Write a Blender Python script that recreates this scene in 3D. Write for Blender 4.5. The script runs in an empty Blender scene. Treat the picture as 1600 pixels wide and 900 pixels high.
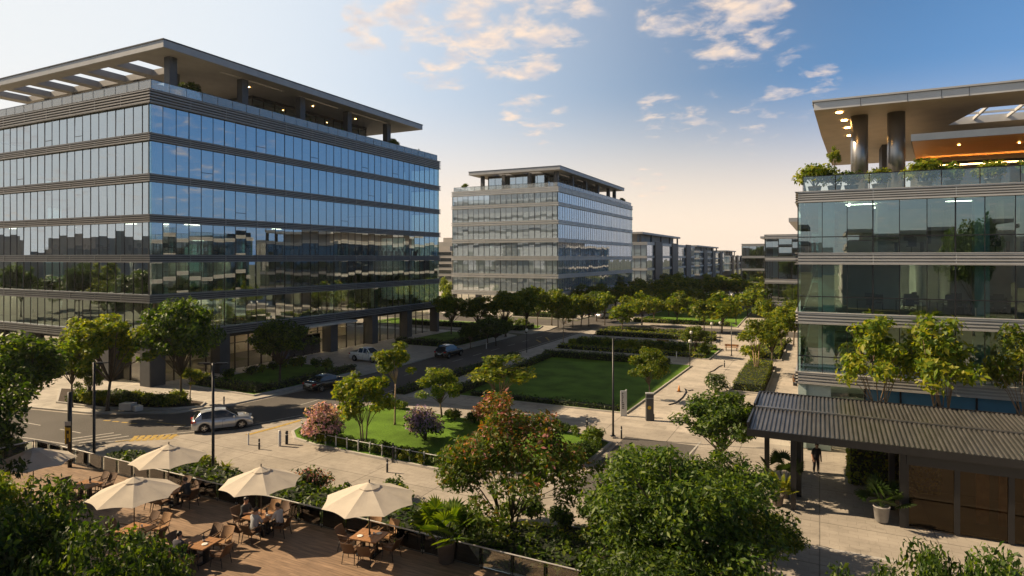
import bpy, bmesh, math, random
import numpy as np
from mathutils import Vector, Matrix
random.seed(7)
S = bpy.context.scene
COL = S.collection
PI = math.pi
# ---------------------------------------------------------------- camera model (pinhole read off the photograph)
F, CX, HY, CH, YAW = 964.0, 800.0, 402.0, 12.9, math.radians(26.5)
CR = Vector((math.cos(YAW), math.sin(YAW), 0)); CF = Vector((-math.sin(YAW), math.cos(YAW), 0))
def at_d(px, d, z=0.0):
    p = CR*((px-CX)/F*d) + CF*d
    return Vector((p.x, p.y, z))
def at(px, py, z=0.0):
    return at_d(px, (CH-z)*F/(py-HY), z)
def zat(py, d): return CH-(py-HY)*d/F

# ---------------------------------------------------------------- mesh builder
class MB:
    def __init__(s): s.v=[]; s.f=[]; s.m=[]
    def add(s, vs, fs, m=0):
        b=len(s.v); s.v.extend([tuple(v) for v in vs]); s.f.extend([tuple(b+i for i in f) for f in fs]); s.m.extend([m]*len(fs)); return s
    def quad(s,a,b,c,d,m=0): return s.add([a,b,c,d],[(0,1,2,3)],m)
    def box(s,x0,y0,z0,x1,y1,z1,m=0):
        x0,x1=min(x0,x1),max(x0,x1); y0,y1=min(y0,y1),max(y0,y1); z0,z1=min(z0,z1),max(z0,z1)
        return s.add([(x0,y0,z0),(x1,y0,z0),(x1,y1,z0),(x0,y1,z0),(x0,y0,z1),(x1,y0,z1),(x1,y1,z1),(x0,y1,z1)],
              [(3,2,1,0),(4,5,6,7),(0,1,5,4),(1,2,6,5),(2,3,7,6),(3,0,4,7)],m)
    def obox(s,c,sx,sy,sz,rz=0,m=0,rx=0,ry=0):
        M=Matrix.Translation(c)@Matrix.Rotation(rz,4,'Z')@Matrix.Rotation(ry,4,'Y')@Matrix.Rotation(rx,4,'X')
        t=MB().box(-sx/2,-sy/2,-sz/2,sx/2,sy/2,sz/2)
        return s.add([M@Vector(v) for v in t.v],t.f,m)
    def ring(s,x0,y0,x1,y1,t,z0,z1,m=0):
        s.box(x0,y0,z0,x1,y0+t,z1,m); s.box(x0,y1-t,z0,x1,y1,z1,m)
        s.box(x0,y0+t,z0,x0+t,y1-t,z1,m); s.box(x1-t,y0+t,z0,x1,y1-t,z1,m); return s
    def tube(s,pts,rad,n=8,m=0,cap=True):
        pts=[Vector(p) for p in pts]
        if not hasattr(rad,'__len__'): rad=[rad]*len(pts)
        rings=[]; prev=None
        for i,p in enumerate(pts):
            t=(pts[min(i+1,len(pts)-1)]-pts[max(i-1,0)])
            t = t.normalized() if t.length>1e-9 else Vector((0,0,1))
            if prev is None:
                a=Vector((1,0,0)) if abs(t.x)<.8 else Vector((0,1,0))
                u=(a-t*a.dot(t)).normalized()
            else:
                u=prev-t*prev.dot(t); u = u.normalized() if u.length>1e-6 else Vector((1,0,0))
            prev=u; w=t.cross(u)
            rings.append([p+(u*math.cos(2*PI*k/n)+w*math.sin(2*PI*k/n))*rad[i] for k in range(n)])
        vs=[v for r in rings for v in r]; fs=[]
        for i in range(len(rings)-1):
            for k in range(n):
                fs.append((i*n+k,i*n+(k+1)%n,(i+1)*n+(k+1)%n,(i+1)*n+k))
        if cap: fs.append(tuple(range(n-1,-1,-1))); fs.append(tuple((len(rings)-1)*n+k for k in range(n)))
        return s.add(vs,fs,m)
    def cyl(s,x,y,z0,z1,r0,r1=None,n=16,m=0): return s.tube([(x,y,z0),(x,y,z1)],[r0,r0 if r1 is None else r1],n,m)
    def lathe(s,c,prof,n=20,m=0):   # prof list of (r,z)
        vs=[];fs=[];k=len(prof)
        for i in range(n):
            a=2*PI*i/n
            for r,z in prof: vs.append((c[0]+r*math.cos(a),c[1]+r*math.sin(a),c[2]+z))
        for i in range(n):
            j=(i+1)%n
            for q in range(k-1): fs.append((i*k+q,j*k+q,j*k+q+1,i*k+q+1))
        return s.add(vs,fs,m)
    def sphere(s,c,r,n=10,m=0,sz=1.0):
        return s.lathe(c,[(max(1e-4,r*math.sin(PI*i/n)),-r*sz*math.cos(PI*i/n)) for i in range(n+1)],n+2,m)
    def prism(s,poly,z0,z1,m=0,mside=None):
        n=len(poly); mside=m if mside is None else mside
        a=sum(poly[i][0]*poly[(i+1)%n][1]-poly[(i+1)%n][0]*poly[i][1] for i in range(n))
        if a<0: poly=poly[::-1]
        vs=[(p[0],p[1],z0) for p in poly]+[(p[0],p[1],z1) for p in poly]
        s.add(vs,[tuple(range(n,2*n))],m)
        return s.add(vs,[(i,(i+1)%n,n+(i+1)%n,n+i) for i in range(n)],mside)
    def mesh(s,name,mats,smooth=False):
        me=bpy.data.meshes.new(name); me.from_pydata(s.v,[],s.f)
        for m in (mats if isinstance(mats,(list,tuple)) else [mats]): me.materials.append(m)
        me.polygons.foreach_set('material_index',s.m)
        if smooth: me.polygons.foreach_set('use_smooth',[True]*len(s.f))
        me.update(); return me

def link(o,parent=None):
    COL.objects.link(o)
    if parent is not None: o.parent=parent
    return o
def tag(o,label,cat,group=None):
    o['label']=label; o['category']=cat
    if group: o['group']=group
    return o
def struct(name,mb,mats,smooth=False,kind='structure'):
    o=link(bpy.data.objects.new(name,mb.mesh(name,mats,smooth))); o['kind']=kind; return o
def single(name,mb,mats,label,cat,group=None,smooth=False):
    return tag(link(bpy.data.objects.new(name,mb.mesh(name,mats,smooth))),label,cat,group)
def empty(name,loc,label,cat,group=None,rz=0):
    o=bpy.data.objects.new(name,None); o.location=loc; o.rotation_euler=(0,0,rz); o.empty_display_size=.3
    link(o); return tag(o,label,cat,group)
def wpart(name,mb,mats,parent,smooth=False,label=None):
    """part modelled in world coordinates under an unrotated parent"""
    off=Vector((0,0,0)); p=parent
    while p is not None: off+=p.location; p=p.parent
    mb.v=[(v[0]-off.x,v[1]-off.y,v[2]-off.z) for v in mb.v]
    o=link(bpy.data.objects.new(name,mb.mesh(name,mats,smooth)),parent)
    if label: o['label']=label
    return o
def wparts(name,mb,mats,parent,smooth=False):
    """one part for each separate piece in the builder"""
    par=list(range(len(mb.v)))
    def find(i):
        while par[i]!=i: par[i]=par[par[i]]; i=par[i]
        return i
    for f in mb.f:
        r=find(f[0])
        for i in f[1:]: par[find(i)]=r
    gr={}
    for f,m in zip(mb.f,mb.m): gr.setdefault(find(f[0]),[]).append((f,m))
    last=None
    for fs in gr.values():
        idx=sorted({i for f,_ in fs for i in f}); mp={i:k for k,i in enumerate(idx)}
        b=MB(); b.v=[mb.v[i] for i in idx]; b.f=[tuple(mp[i] for i in f) for f,_ in fs]; b.m=[m for _,m in fs]
        last=wpart(name,b,mats,parent,smooth)
    return last
# prototypes: list of (name, mesh, [(subname, mesh), ...])
def spawn(kind,proto,loc,label,cat,group=None,rz=0,scale=(1,1,1)):
    o=empty(kind,loc,label,cat,group,rz); o.scale=scale
    for p in proto:
        c=link(bpy.data.objects.new(p[0],p[1]),o)
        for q in (p[2] if len(p)>2 else []): link(bpy.data.objects.new(q[0],q[1]),c)
    return o

# ---------------------------------------------------------------- materials
def newmat(name):
    m=bpy.data.materials.new(name); m.use_nodes=True; n=m.node_tree; n.nodes.clear(); return m,n
def N(t,typ,**kw):
    n=t.nodes.new(typ)
    for k,v in kw.items():
        if k in n.inputs.keys(): n.inputs[k].default_value=v
        else: setattr(n,k,v)
    return n
def rgba(c): return (c[0],c[1],c[2],1)
def pbr(name,base,rough=.6,metal=0,var=.25,scale=3.0,bump=0,bscale=20,spec=.5,detail=4,coord='Object',stretch=(1,1,1),coat=0,emit=None,var2=0,scale2=.15):
    m,t=newmat(name); L=t.links.new
    out=N(t,'ShaderNodeOutputMaterial'); b=N(t,'ShaderNodeBsdfPrincipled',Roughness=rough,Metallic=metal)
    b.inputs['Specular IOR Level'].default_value=spec; b.inputs['Coat Weight'].default_value=coat
    tc=N(t,'ShaderNodeTexCoord'); mp=N(t,'ShaderNodeMapping'); mp.inputs['Scale'].default_value=stretch
    L(tc.outputs[coord],mp.inputs['Vector'])
    nz=N(t,'ShaderNodeTexNoise',Scale=scale,Detail=detail,Roughness=.6); L(mp.outputs[0],nz.inputs['Vector'])
    mr=N(t,'ShaderNodeMapRange'); mr.inputs['From Min'].default_value=.25; mr.inputs['From Max'].default_value=.75
    mr.inputs['To Min'].default_value=1-var; mr.inputs['To Max'].default_value=1+var; L(nz.outputs['Fac'],mr.inputs['Value'])
    val=mr.outputs[0]
    if var2:
        n2=N(t,'ShaderNodeTexNoise',Scale=scale2,Detail=3.0); L(mp.outputs[0],n2.inputs['Vector'])
        m2=N(t,'ShaderNodeMapRange'); m2.inputs['From Min'].default_value=.3; m2.inputs['From Max'].default_value=.7
        m2.inputs['To Min'].default_value=1-var2; m2.inputs['To Max'].default_value=1+var2; L(n2.outputs['Fac'],m2.inputs['Value'])
        mu=N(t,'ShaderNodeMath',operation='MULTIPLY'); L(val,mu.inputs[0]); L(m2.outputs[0],mu.inputs[1]); val=mu.outputs[0]
    vm=N(t,'ShaderNodeVectorMath',operation='SCALE'); vm.inputs[0].default_value=base; L(val,vm.inputs['Scale'])
    L(vm.outputs[0],b.inputs['Base Color'])
    if bump:
        nb=N(t,'ShaderNodeTexNoise',Scale=bscale,Detail=5.0); L(mp.outputs[0],nb.inputs['Vector'])
        bp=N(t,'ShaderNodeBump',Strength=bump,Distance=.05); L(nb.outputs['Fac'],bp.inputs['Height']); L(bp.outputs[0],b.inputs['Normal'])
    if emit: b.inputs['Emission Color'].default_value=rgba(emit[0]); b.inputs['Emission Strength'].default_value=emit[1]
    L(b.outputs[0],out.inputs[0]); return m
def paving(name,base,tile=(1.2,.6),mortar=.018,var=.16,rough=.75,dark=.55,var2=.20):
    m,t=newmat(name); L=t.links.new
    out=N(t,'ShaderNodeOutputMaterial'); b=N(t,'ShaderNodeBsdfPrincipled',Roughness=rough)
    tc=N(t,'ShaderNodeTexCoord'); br=N(t,'ShaderNodeTexBrick'); L(tc.outputs['Object'],br.inputs['Vector'])
    br.inputs['Scale'].default_value=1; br.inputs['Brick Width'].default_value=tile[0]; br.inputs['Row Height'].default_value=tile[1]
    br.inputs['Mortar Size'].default_value=mortar; br.inputs['Bias'].default_value=0
    br.inputs['Color1'].default_value=rgba([c*(1-var) for c in base]); br.inputs['Color2'].default_value=rgba([c*(1+var) for c in base]); br.inputs['Mortar'].default_value=rgba([c*dark for c in base])
    nz=N(t,'ShaderNodeTexNoise',Scale=.35,Detail=6.0,Roughness=.65); L(tc.outputs['Object'],nz.inputs['Vector'])
    mr=N(t,'ShaderNodeMapRange'); mr.inputs['From Min'].default_value=.3; mr.inputs['From Max'].default_value=.7; mr.inputs['To Min'].default_value=1-var2; mr.inputs['To Max'].default_value=1+var2
    L(nz.outputs['Fac'],mr.inputs['Value'])
    vm=N(t,'ShaderNodeVectorMath',operation='SCALE'); L(br.outputs['Color'],vm.inputs[0]); L(mr.outputs[0],vm.inputs['Scale']); 
    b2=N(t,'ShaderNodeTexBrick',offset=0.0); L(tc.outputs['Object'],b2.inputs['Vector']); b2.inputs['Scale'].default_value=1; b2.inputs['Brick Width'].default_value=4.8; b2.inputs['Row Height'].default_value=4.8; b2.inputs['Mortar Size'].default_value=.03
    b2.inputs['Color1'].default_value=(.94,.94,.94,1); b2.inputs['Color2'].default_value=(1.06,1.06,1.06,1); b2.inputs['Mortar'].default_value=(.55,.55,.55,1)
    n5=N(t,'ShaderNodeTexNoise',Scale=.9,Detail=9.0,Roughness=.72,Distortion=.8); L(tc.outputs['Object'],n5.inputs['Vector'])
    m5=N(t,'ShaderNodeMapRange'); m5.inputs['From Min'].default_value=.52; m5.inputs['From Max'].default_value=.72; m5.inputs['To Min'].default_value=1; m5.inputs['To Max'].default_value=.66; L(n5.outputs['Fac'],m5.inputs['Value'])
    v2=N(t,'ShaderNodeVectorMath',operation='MULTIPLY'); L(vm.outputs[0],v2.inputs[0]); L(b2.outputs['Color'],v2.inputs[1])
    v3=N(t,'ShaderNodeVectorMath',operation='SCALE'); L(v2.outputs[0],v3.inputs[0]); L(m5.outputs[0],v3.inputs['Scale']); L(v3.outputs[0],b.inputs['Base Color'])
    n3=N(t,'ShaderNodeTexNoise',Scale=25.0,Detail=4.0); L(tc.outputs['Object'],n3.inputs['Vector'])
    bp=N(t,'ShaderNodeBump',Strength=.25,Distance=.02); L(n3.outputs['Fac'],bp.inputs['Height']); L(bp.outputs[0],b.inputs['Normal'])
    L(b.outputs[0],out.inputs[0]); return m
def leafmat(name,c0,c1,trans=.4,rough=.5):
    """leaves: a colour drawn per leaf between c0 and c1, soft clump variation, some light let through"""
    m,t=newmat(name); L=t.links.new
    out=N(t,'ShaderNodeOutputMaterial'); g=N(t,'ShaderNodeNewGeometry'); oi=N(t,'ShaderNodeObjectInfo')
    mx=N(t,'ShaderNodeMix',data_type='RGBA'); mx.inputs[6].default_value=rgba(c0); mx.inputs[7].default_value=rgba(c1)
    L(g.outputs['Random Per Island'],mx.inputs[0])
    mr=N(t,'ShaderNodeMapRange'); mr.inputs['To Min'].default_value=.75; mr.inputs['To Max'].default_value=1.2; L(oi.outputs['Random'],mr.inputs['Value'])
    vm=N(t,'ShaderNodeVectorMath',operation='SCALE'); L(mx.outputs[2],vm.inputs[0]); L(mr.outputs[0],vm.inputs['Scale'])
    b=N(t,'ShaderNodeBsdfPrincipled',Roughness=rough); b.inputs['Specular IOR Level'].default_value=.35
    L(vm.outputs[0],b.inputs['Base Color'])
    tr=N(t,'ShaderNodeBsdfTranslucent'); v2=N(t,'ShaderNodeVectorMath',operation='MULTIPLY'); v2.inputs[1].default_value=(1.75,1.75,.5); L(vm.outputs[0],v2.inputs[0]); L(v2.outputs[0],tr.inputs['Color'])
    ms=N(t,'ShaderNodeMixShader',Fac=trans); L(b.outputs[0],ms.inputs[1]); L(tr.outputs[0],ms.inputs[2]); L(ms.outputs[0],out.inputs[0]); return m
def glassmat(name,tint,refl=.3,rough=.0,rtint=(1,1,1),pale_col=None,ff=.58):
    m,t=newmat(name); L=t.links.new
    out=N(t,'ShaderNodeOutputMaterial'); fr=N(t,'ShaderNodeFresnel',IOR=1.6)
    mr=N(t,'ShaderNodeMapRange'); mr.inputs['To Min'].default_value=refl; mr.inputs['To Max'].default_value=1; L(fr.outputs[0],mr.inputs['Value'])
    tr=N(t,'ShaderNodeBsdfTransparent',Color=rgba(tint)); gl=N(t,'ShaderNodeBsdfGlossy',Roughness=rough,Color=rgba(rtint))
    ms=N(t,'ShaderNodeMixShader'); L(mr.outputs[0],ms.inputs['Fac'])
    if pale_col:
        df=N(t,'ShaderNodeBsdfDiffuse',Color=rgba(pale_col)); mf=N(t,'ShaderNodeMixShader',Fac=ff); L(tr.outputs[0],mf.inputs[1]); L(df.outputs[0],mf.inputs[2]); L(mf.outputs[0],ms.inputs[1])
    else: L(tr.outputs[0],ms.inputs[1])
    L(gl.outputs[0],ms.inputs[2]); L(ms.outputs[0],out.inputs[0]); return m
def emis(name,c,s):
    m,t=newmat(name); out=N(t,'ShaderNodeOutputMaterial'); e=N(t,'ShaderNodeEmission',Color=rgba(c),Strength=s); t.links.new(e.outputs[0],out.inputs[0]); return m
def cloth(name,c,trans=.3):
    m,t=newmat(name); L=t.links.new
    out=N(t,'ShaderNodeOutputMaterial'); tc=N(t,'ShaderNodeTexCoord'); nz=N(t,'ShaderNodeTexNoise',Scale=4.0,Detail=5.0); L(tc.outputs['Object'],nz.inputs['Vector'])
    mr=N(t,'ShaderNodeMapRange'); mr.inputs['To Min'].default_value=.88; mr.inputs['To Max'].default_value=1.08; L(nz.outputs['Fac'],mr.inputs['Value'])
    vm=N(t,'ShaderNodeVectorMath',operation='SCALE'); vm.inputs[0].default_value=c; L(mr.outputs[0],vm.inputs['Scale'])
    d=N(t,'ShaderNodeBsdfDiffuse'); tr=N(t,'ShaderNodeBsdfTranslucent'); L(vm.outputs[0],d.inputs[0]); L(vm.outputs[0],tr.inputs[0])
    ms=N(t,'ShaderNodeMixShader',Fac=trans); L(d.outputs[0],ms.inputs[1]); L(tr.outputs[0],ms.inputs[2]); L(ms.outputs[0],out.inputs[0]); return m
def deckmat(name,base):
    m,t=newmat(name); L=t.links.new
    out=N(t,'ShaderNodeOutputMaterial'); b=N(t,'ShaderNodeBsdfPrincipled',Roughness=.55)
    tc=N(t,'ShaderNodeTexCoord'); br=N(t,'ShaderNodeTexBrick'); L(tc.outputs['Object'],br.inputs['Vector'])
    br.inputs['Scale'].default_value=1; br.inputs['Brick Width'].default_value=2.4; br.inputs['Row Height'].default_value=.15; br.inputs['Mortar Size'].default_value=.008
    br.inputs['Color1'].default_value=rgba([c*.86 for c in base]); br.inputs['Color2'].default_value=rgba([c*1.14 for c in base]); br.inputs['Mortar'].default_value=rgba([c*.68 for c in base])
    nz=N(t,'ShaderNodeTexNoise',Scale=1.2,Detail=6.0); mp=N(t,'ShaderNodeMapping'); mp.inputs['Scale'].default_value=(1,9,1); L(tc.outputs['Object'],mp.inputs[0]); L(mp.outputs[0],nz.inputs['Vector'])
    mr=N(t,'ShaderNodeMapRange'); mr.inputs['From Min'].default_value=.3; mr.inputs['From Max'].default_value=.7; mr.inputs['To Min'].default_value=.7; mr.inputs['To Max'].default_value=1.3; L(nz.outputs['Fac'],mr.inputs['Value'])
    vm=N(t,'ShaderNodeVectorMath',operation='SCALE'); L(br.outputs['Color'],vm.inputs[0]); L(mr.outputs[0],vm.inputs['Scale']); L(vm.outputs[0],b.inputs['Base Color'])
    bp=N(t,'ShaderNodeBump',Strength=.3,Distance=.01); L(br.outputs['Fac'],bp.inputs['Height']); bp.invert=True; L(bp.outputs[0],b.inputs['Normal'])
    L(b.outputs[0],out.inputs[0]); return m

M={}
M['asphalt']=pbr('asphalt',(.105,.098,.092),.85,var=.2,scale=8,bump=.3,bscale=60,var2=.22,scale2=.12,spec=.3)
M['plaza']=paving('plaza_stone',(.34,.305,.262),(.8,.4),.010,.05,dark=.72)
M['walk']=paving('pavement_stone',(.42,.39,.345),(.9,.9),.012,.06,dark=.7)
M['prom']=paving('promenade_stone',(.44,.395,.34),(1.6,.8),.012,.07,dark=.7)
M['kerb']=pbr('kerb_concrete',(.42,.40,.37),.8,var=.15,scale=2,bump=.2)
M['soil']=pbr('soil_mulch',(.045,.03,.02),.95,var=.4,scale=6,bump=.6,bscale=30)
M['lawn']=pbr('lawn_turf',(.105,.20,.022),.9,var=.35,scale=9,bump=.8,bscale=45,spec=.15,var2=.38,scale2=.35,detail=8)
M['ground']=pbr('open_ground',(.075,.085,.04),.95,var=.4,scale=.4,var2=.4,scale2=.02)
M['deck']=deckmat('deck_timber',(.25,.17,.112))
M['white_paint']=pbr('white_line_paint',(.42,.40,.37),.7,var=.45,scale=6)
M['yellow_paint']=pbr('yellow_line_paint',(.40,.27,.06),.7,var=.5,scale=5)
M['dark_metal']=pbr('dark_metal',(.022,.022,.024),.4,.3,var=.15)
M['bronze']=pbr('bronze_louvre',(.27,.25,.23),.42,.3,var=.18,scale=1.2,stretch=(.3,.3,4))
M['bronze_back']=pbr('bronze_backing',(.05,.045,.04),.5,.2,var=.15,scale=1)
M['grey_back']=pbr('grey_backing',(.40,.385,.37),.5,.2,var=.1,scale=1)
M['office_strip']=emis('office_light',(1,.80,.52),70)
M['lobby_strip']=emis('lobby_light',(1,.76,.44),34)
M['pale_pink']=leafmat('pale_pink_blossom',(.62,.28,.46),(.84,.60,.76),.35,.7)
M['white_bloom']=leafmat('white_blossom',(.55,.52,.45),(.75,.72,.66),.3,.7)
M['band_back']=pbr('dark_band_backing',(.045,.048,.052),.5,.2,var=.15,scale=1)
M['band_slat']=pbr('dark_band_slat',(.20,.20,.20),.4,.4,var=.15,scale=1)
M['grey_metal']=pbr('grey_aluminium',(.52,.505,.485),.42,.35,var=.1,scale=.8)
M['pale_metal']=pbr('pale_aluminium',(.56,.56,.56),.45,.2,var=.1,scale=.8)
M['fascia']=pbr('canopy_fascia',(.34,.345,.355),.5,.2,var=.12,scale=.6)
M['soffit']=pbr('canopy_soffit',(.44,.36,.27),.65,var=.12,scale=.8)
M['pale_soffit']=pbr('pale_soffit',(.33,.32,.31),.65,var=.1,scale=.8)
M['wood_soffit']=pbr('timber_soffit',(.60,.27,.07),.45,var=.3,scale=2,stretch=(.15,6,1))
M['dark_stone']=pbr('dark_stone_cladding',(.055,.058,.065),.55,var=.2,scale=.7)
M['concrete']=pbr('concrete',(.34,.32,.29),.8,var=.15,scale=1,bump=.15)
M['column']=pbr('teal_white_column',(.42,.52,.50),.6,var=.08)
M['steel']=pbr('steel_column',(.30,.29,.28),.3,.8,var=.12,scale=.6,stretch=(1,1,.2))
M['inwall']=pbr('interior_wall',(.42,.38,.31),.8,var=.3,scale=.25)
M['infloor']=pbr('interior_floor',(.10,.095,.085),.7,var=.2,scale=.5)
M['inceil']=pbr('interior_ceiling',(.40,.39,.36),.8,var=.1)
M['desk']=pbr('desk_board',(.30,.22,.14),.5,var=.2)
M['desk_dark']=pbr('desk_dark',(.03,.03,.032),.5,var=.2)
M['glass_a']=glassmat('coated_glass',(.40,.55,.57),.40,rtint=(.85,.94,1))
M['glass_b']=glassmat('pale_coated_glass',(.60,.70,.70),.42,rtint=(.92,.97,1),pale_col=(.60,.73,.83))  # pale diffuse colour stands in for bright sky mirrored in the glass
M['glass_c']=glassmat('green_glass',(.48,.76,.74),.27,rtint=(.85,.97,1))
M['clear']=glassmat('clear_glass',(.86,.92,.91),.05)
M['frosted']=glassmat('pale_balustrade_glass',(.9,.95,.95),.07,pale_col=(.78,.83,.85),ff=.30)
M['shop']=glassmat('shop_glass',(.80,.80,.74),.08)
M['bronze_glass']=glassmat('bronze_glass',(.36,.26,.15),.05,rtint=(.42,.34,.25))
M['blue_panel']=pbr('blue_back_painted_glass',(.07,.19,.30),.12,0,var=.12,scale=.4,spec=.8)
M['strip']=emis('ceiling_strip_light',(1,.80,.50),32)
M['strip_dim']=emis('ceiling_strip_light_dim',(1,.84,.6),9)
M['warm_lamp']=emis('warm_downlight',(1,.52,.14),26)
M['roof_sheet']=pbr('weathered_roof_sheet',(.17,.165,.16),.34,.6,var=.3,scale=1.5,stretch=(3,.5,1))
M['parasol']=cloth('parasol_canvas',(.72,.66,.57))
M['wicker']=pbr('brown_wicker',(.10,.052,.026),.6,var=.4,scale=30)
M['wicker_tan']=pbr('tan_wicker',(.30,.17,.08),.6,var=.3,scale=30)
M['table']=pbr('table_timber',(.33,.17,.075),.45,var=.35,scale=3,stretch=(1,8,1))
M['pot']=pbr('dark_pot',(.11,.09,.075),.7,var=.2)
M['pot_grey']=pbr('grey_pot',(.28,.27,.26),.7,var=.2)
M['bark']=pbr('bark',(.10,.075,.05),.9,var=.4,scale=6,bump=.5)
M['bark_pale']=pbr('pale_bark',(.30,.21,.13),.85,var=.3,scale=6,bump=.4)
M['leaf_mid']=leafmat('leaf_mid',(.036,.088,.008),(.14,.19,.014))
M['leaf_light']=leafmat('leaf_light',(.11,.175,.012),(.29,.27,.02),.45)
M['leaf_dark']=leafmat('leaf_dark',(.016,.040,.007),(.045,.08,.010),.3)
M['leaf_gold']=leafmat('leaf_gold',(.16,.13,.02),(.26,.16,.03),.45)
M['leaf_red']=leafmat('leaf_red',(.28,.06,.03),(.36,.14,.05),.45)
M['pink']=leafmat('coral_blossom',(.55,.17,.16),(.70,.38,.36),.35,.7)
M['lilac']=leafmat('lilac_blossom',(.25,.14,.34),(.46,.33,.54),.35,.7)
M['hedge_core']=pbr('hedge_core',(.010,.018,.006),.95,var=.4)
M['tyre']=pbr('tyre_rubber',(.015,.015,.016),.8,var=.1)
M['rim']=pbr('alloy_rim',(.45,.45,.46),.3,.9,var=.1)
M['paint_silver']=pbr('silver_paint',(.52,.54,.56),.28,.45,var=.04,coat=.6)
M['paint_white']=pbr('white_paint',(.78,.78,.77),.3,0,var=.03,coat=.6)
M['paint_black']=pbr('black_paint',(.012,.013,.016),.22,0,var=.1,coat=.8)
M['car_glass']=pbr('car_glass',(.018,.024,.028),.04,0,var=.05,spec=.9)
M['tail']=pbr('tail_lamp',(.45,.02,.015),.2,var=.1)
M['head']=pbr('head_lamp',(.7,.7,.68),.1,var=.05)
M['orange']=pbr('amber_lamp',(.7,.25,.03),.3,var=.1)
M['trim']=pbr('black_trim',(.02,.02,.02),.5,var=.1)
M['skin']=pbr('skin',(.42,.25,.17),.55,var=.08)
M['hair']=pbr('dark_hair',(.012,.009,.008),.5,var=.2)
M['white']=pbr('white_plastic',(.7,.69,.66),.4,var=.05)
M['sign_yellow']=pbr('sign_yellow',(.62,.42,.03),.5,var=.1)
M['sign_grey']=pbr('sign_grey',(.52,.53,.54),.4,.3,var=.1)
M['far_wall']=pbr('far_wall',(.36,.33,.30),.8,var=.2,scale=.1)
# ---------------------------------------------------------------- world, sun, camera
SUN_AZ, SUN_EL = math.radians(102), math.radians(37)      # degrees left of +Y, height
sund=Vector((-math.sin(SUN_AZ)*math.cos(SUN_EL), math.cos(SUN_AZ)*math.cos(SUN_EL), math.sin(SUN_EL)))
W=bpy.data.worlds.new("World"); S.world=W; W.use_nodes=True
t=W.node_tree; t.nodes.clear(); L=t.links.new
wo=N(t,'ShaderNodeOutputWorld'); bg=N(t,'ShaderNodeBackground'); bg.inputs['Strength'].default_value=.059
sky=N(t,'ShaderNodeTexSky'); sky.sky_type='NISHITA'; sky.sun_disc=False; sky.sun_elevation=SUN_EL; sky.sun_rotation=math.atan2(sund.x,sund.y)
sky.altitude=60; sky.air_density=1.0; sky.dust_density=1.0; sky.ozone_density=2.0
tc=N(t,'ShaderNodeTexCoord')
nrm=N(t,'ShaderNodeVectorMath',operation='NORMALIZE'); L(tc.outputs['Generated'],nrm.inputs[0]); DIR=nrm.outputs[0]
sx=N(t,'ShaderNodeSeparateXYZ'); L(DIR,sx.inputs[0])
def mth(op,a,b=None,c=None,clamp=False):
    n=N(t,'ShaderNodeMath',operation=op); n.use_clamp=clamp
    for i,v in enumerate((a,b,c)):
        if v is None: continue
        if isinstance(v,(int,float)): n.inputs[i].default_value=v
        else: L(v,n.inputs[i])
    return n.outputs[0]
def smooth(v,a,b,lo=0,hi=1):
    n=N(t,'ShaderNodeMapRange',interpolation_type='SMOOTHSTEP'); n.inputs['From Min'].default_value=a; n.inputs['From Max'].default_value=b; n.inputs['To Min'].default_value=lo; n.inputs['To Max'].default_value=hi
    L(v,n.inputs['Value']); return n.outputs[0]
def mixc(f,a,b):
    n=N(t,'ShaderNodeMix',data_type='RGBA')
    if isinstance(f,(int,float)): n.inputs[0].default_value=f
    else: L(f,n.inputs[0])
    for i,v in ((6,a),(7,b)):
        if isinstance(v,tuple): n.inputs[i].default_value=rgba(v)
        else: L(v,n.inputs[i])
    return n.outputs[2]
def dot(v):
    n=N(t,'ShaderNodeVectorMath',operation='DOT_PRODUCT'); L(DIR,n.inputs[0]); n.inputs[1].default_value=v; return n.outputs['Value']
up=mth('MAXIMUM',sx.outputs['Z'],0.0)
# evening air: a warm pale glow that spreads from the sun's side and a peach band along the horizon
sh=Vector((sund.x,sund.y,0)).normalized()
toward=dot((sh.x,sh.y,.18))
SKYC=sky.outputs[0]
hs=N(t,'ShaderNodeHueSaturation'); hs.inputs['Saturation'].default_value=1.30; hs.inputs['Value'].default_value=.98; L(SKYC,hs.inputs['Color']); c=hs.outputs[0]
west=smooth(dot((-.75,.66,0)),.22,.62)
east=smooth(dot((.82,.57,0)),.30,.80)
c=mixc(mth('MULTIPLY',mth('MULTIPLY',east,smooth(up,.75,.1)),.65),c,(2.0,4.4,8.6))
c=mixc(mth('MULTIPLY',smooth(toward,-.28,.75),.88),c,(8.6,9.5,10.4))
c=mixc(mth('MULTIPLY',mth('MULTIPLY',smooth(up,.27,.02),.92),west),c,(11.8,9.6,7.6))
c=mixc(mth('MULTIPLY',smooth(toward,.38,.95),smooth(up,.75,.05,.35,.9)),c,(9.7,9.7,9.5))
zen=N(t,'ShaderNodeVectorMath',operation='SCALE'); L(c,zen.inputs[0]); L(smooth(up,.39,.64,1,.18),zen.inputs['Scale']); c=zen.outputs[0]
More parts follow.
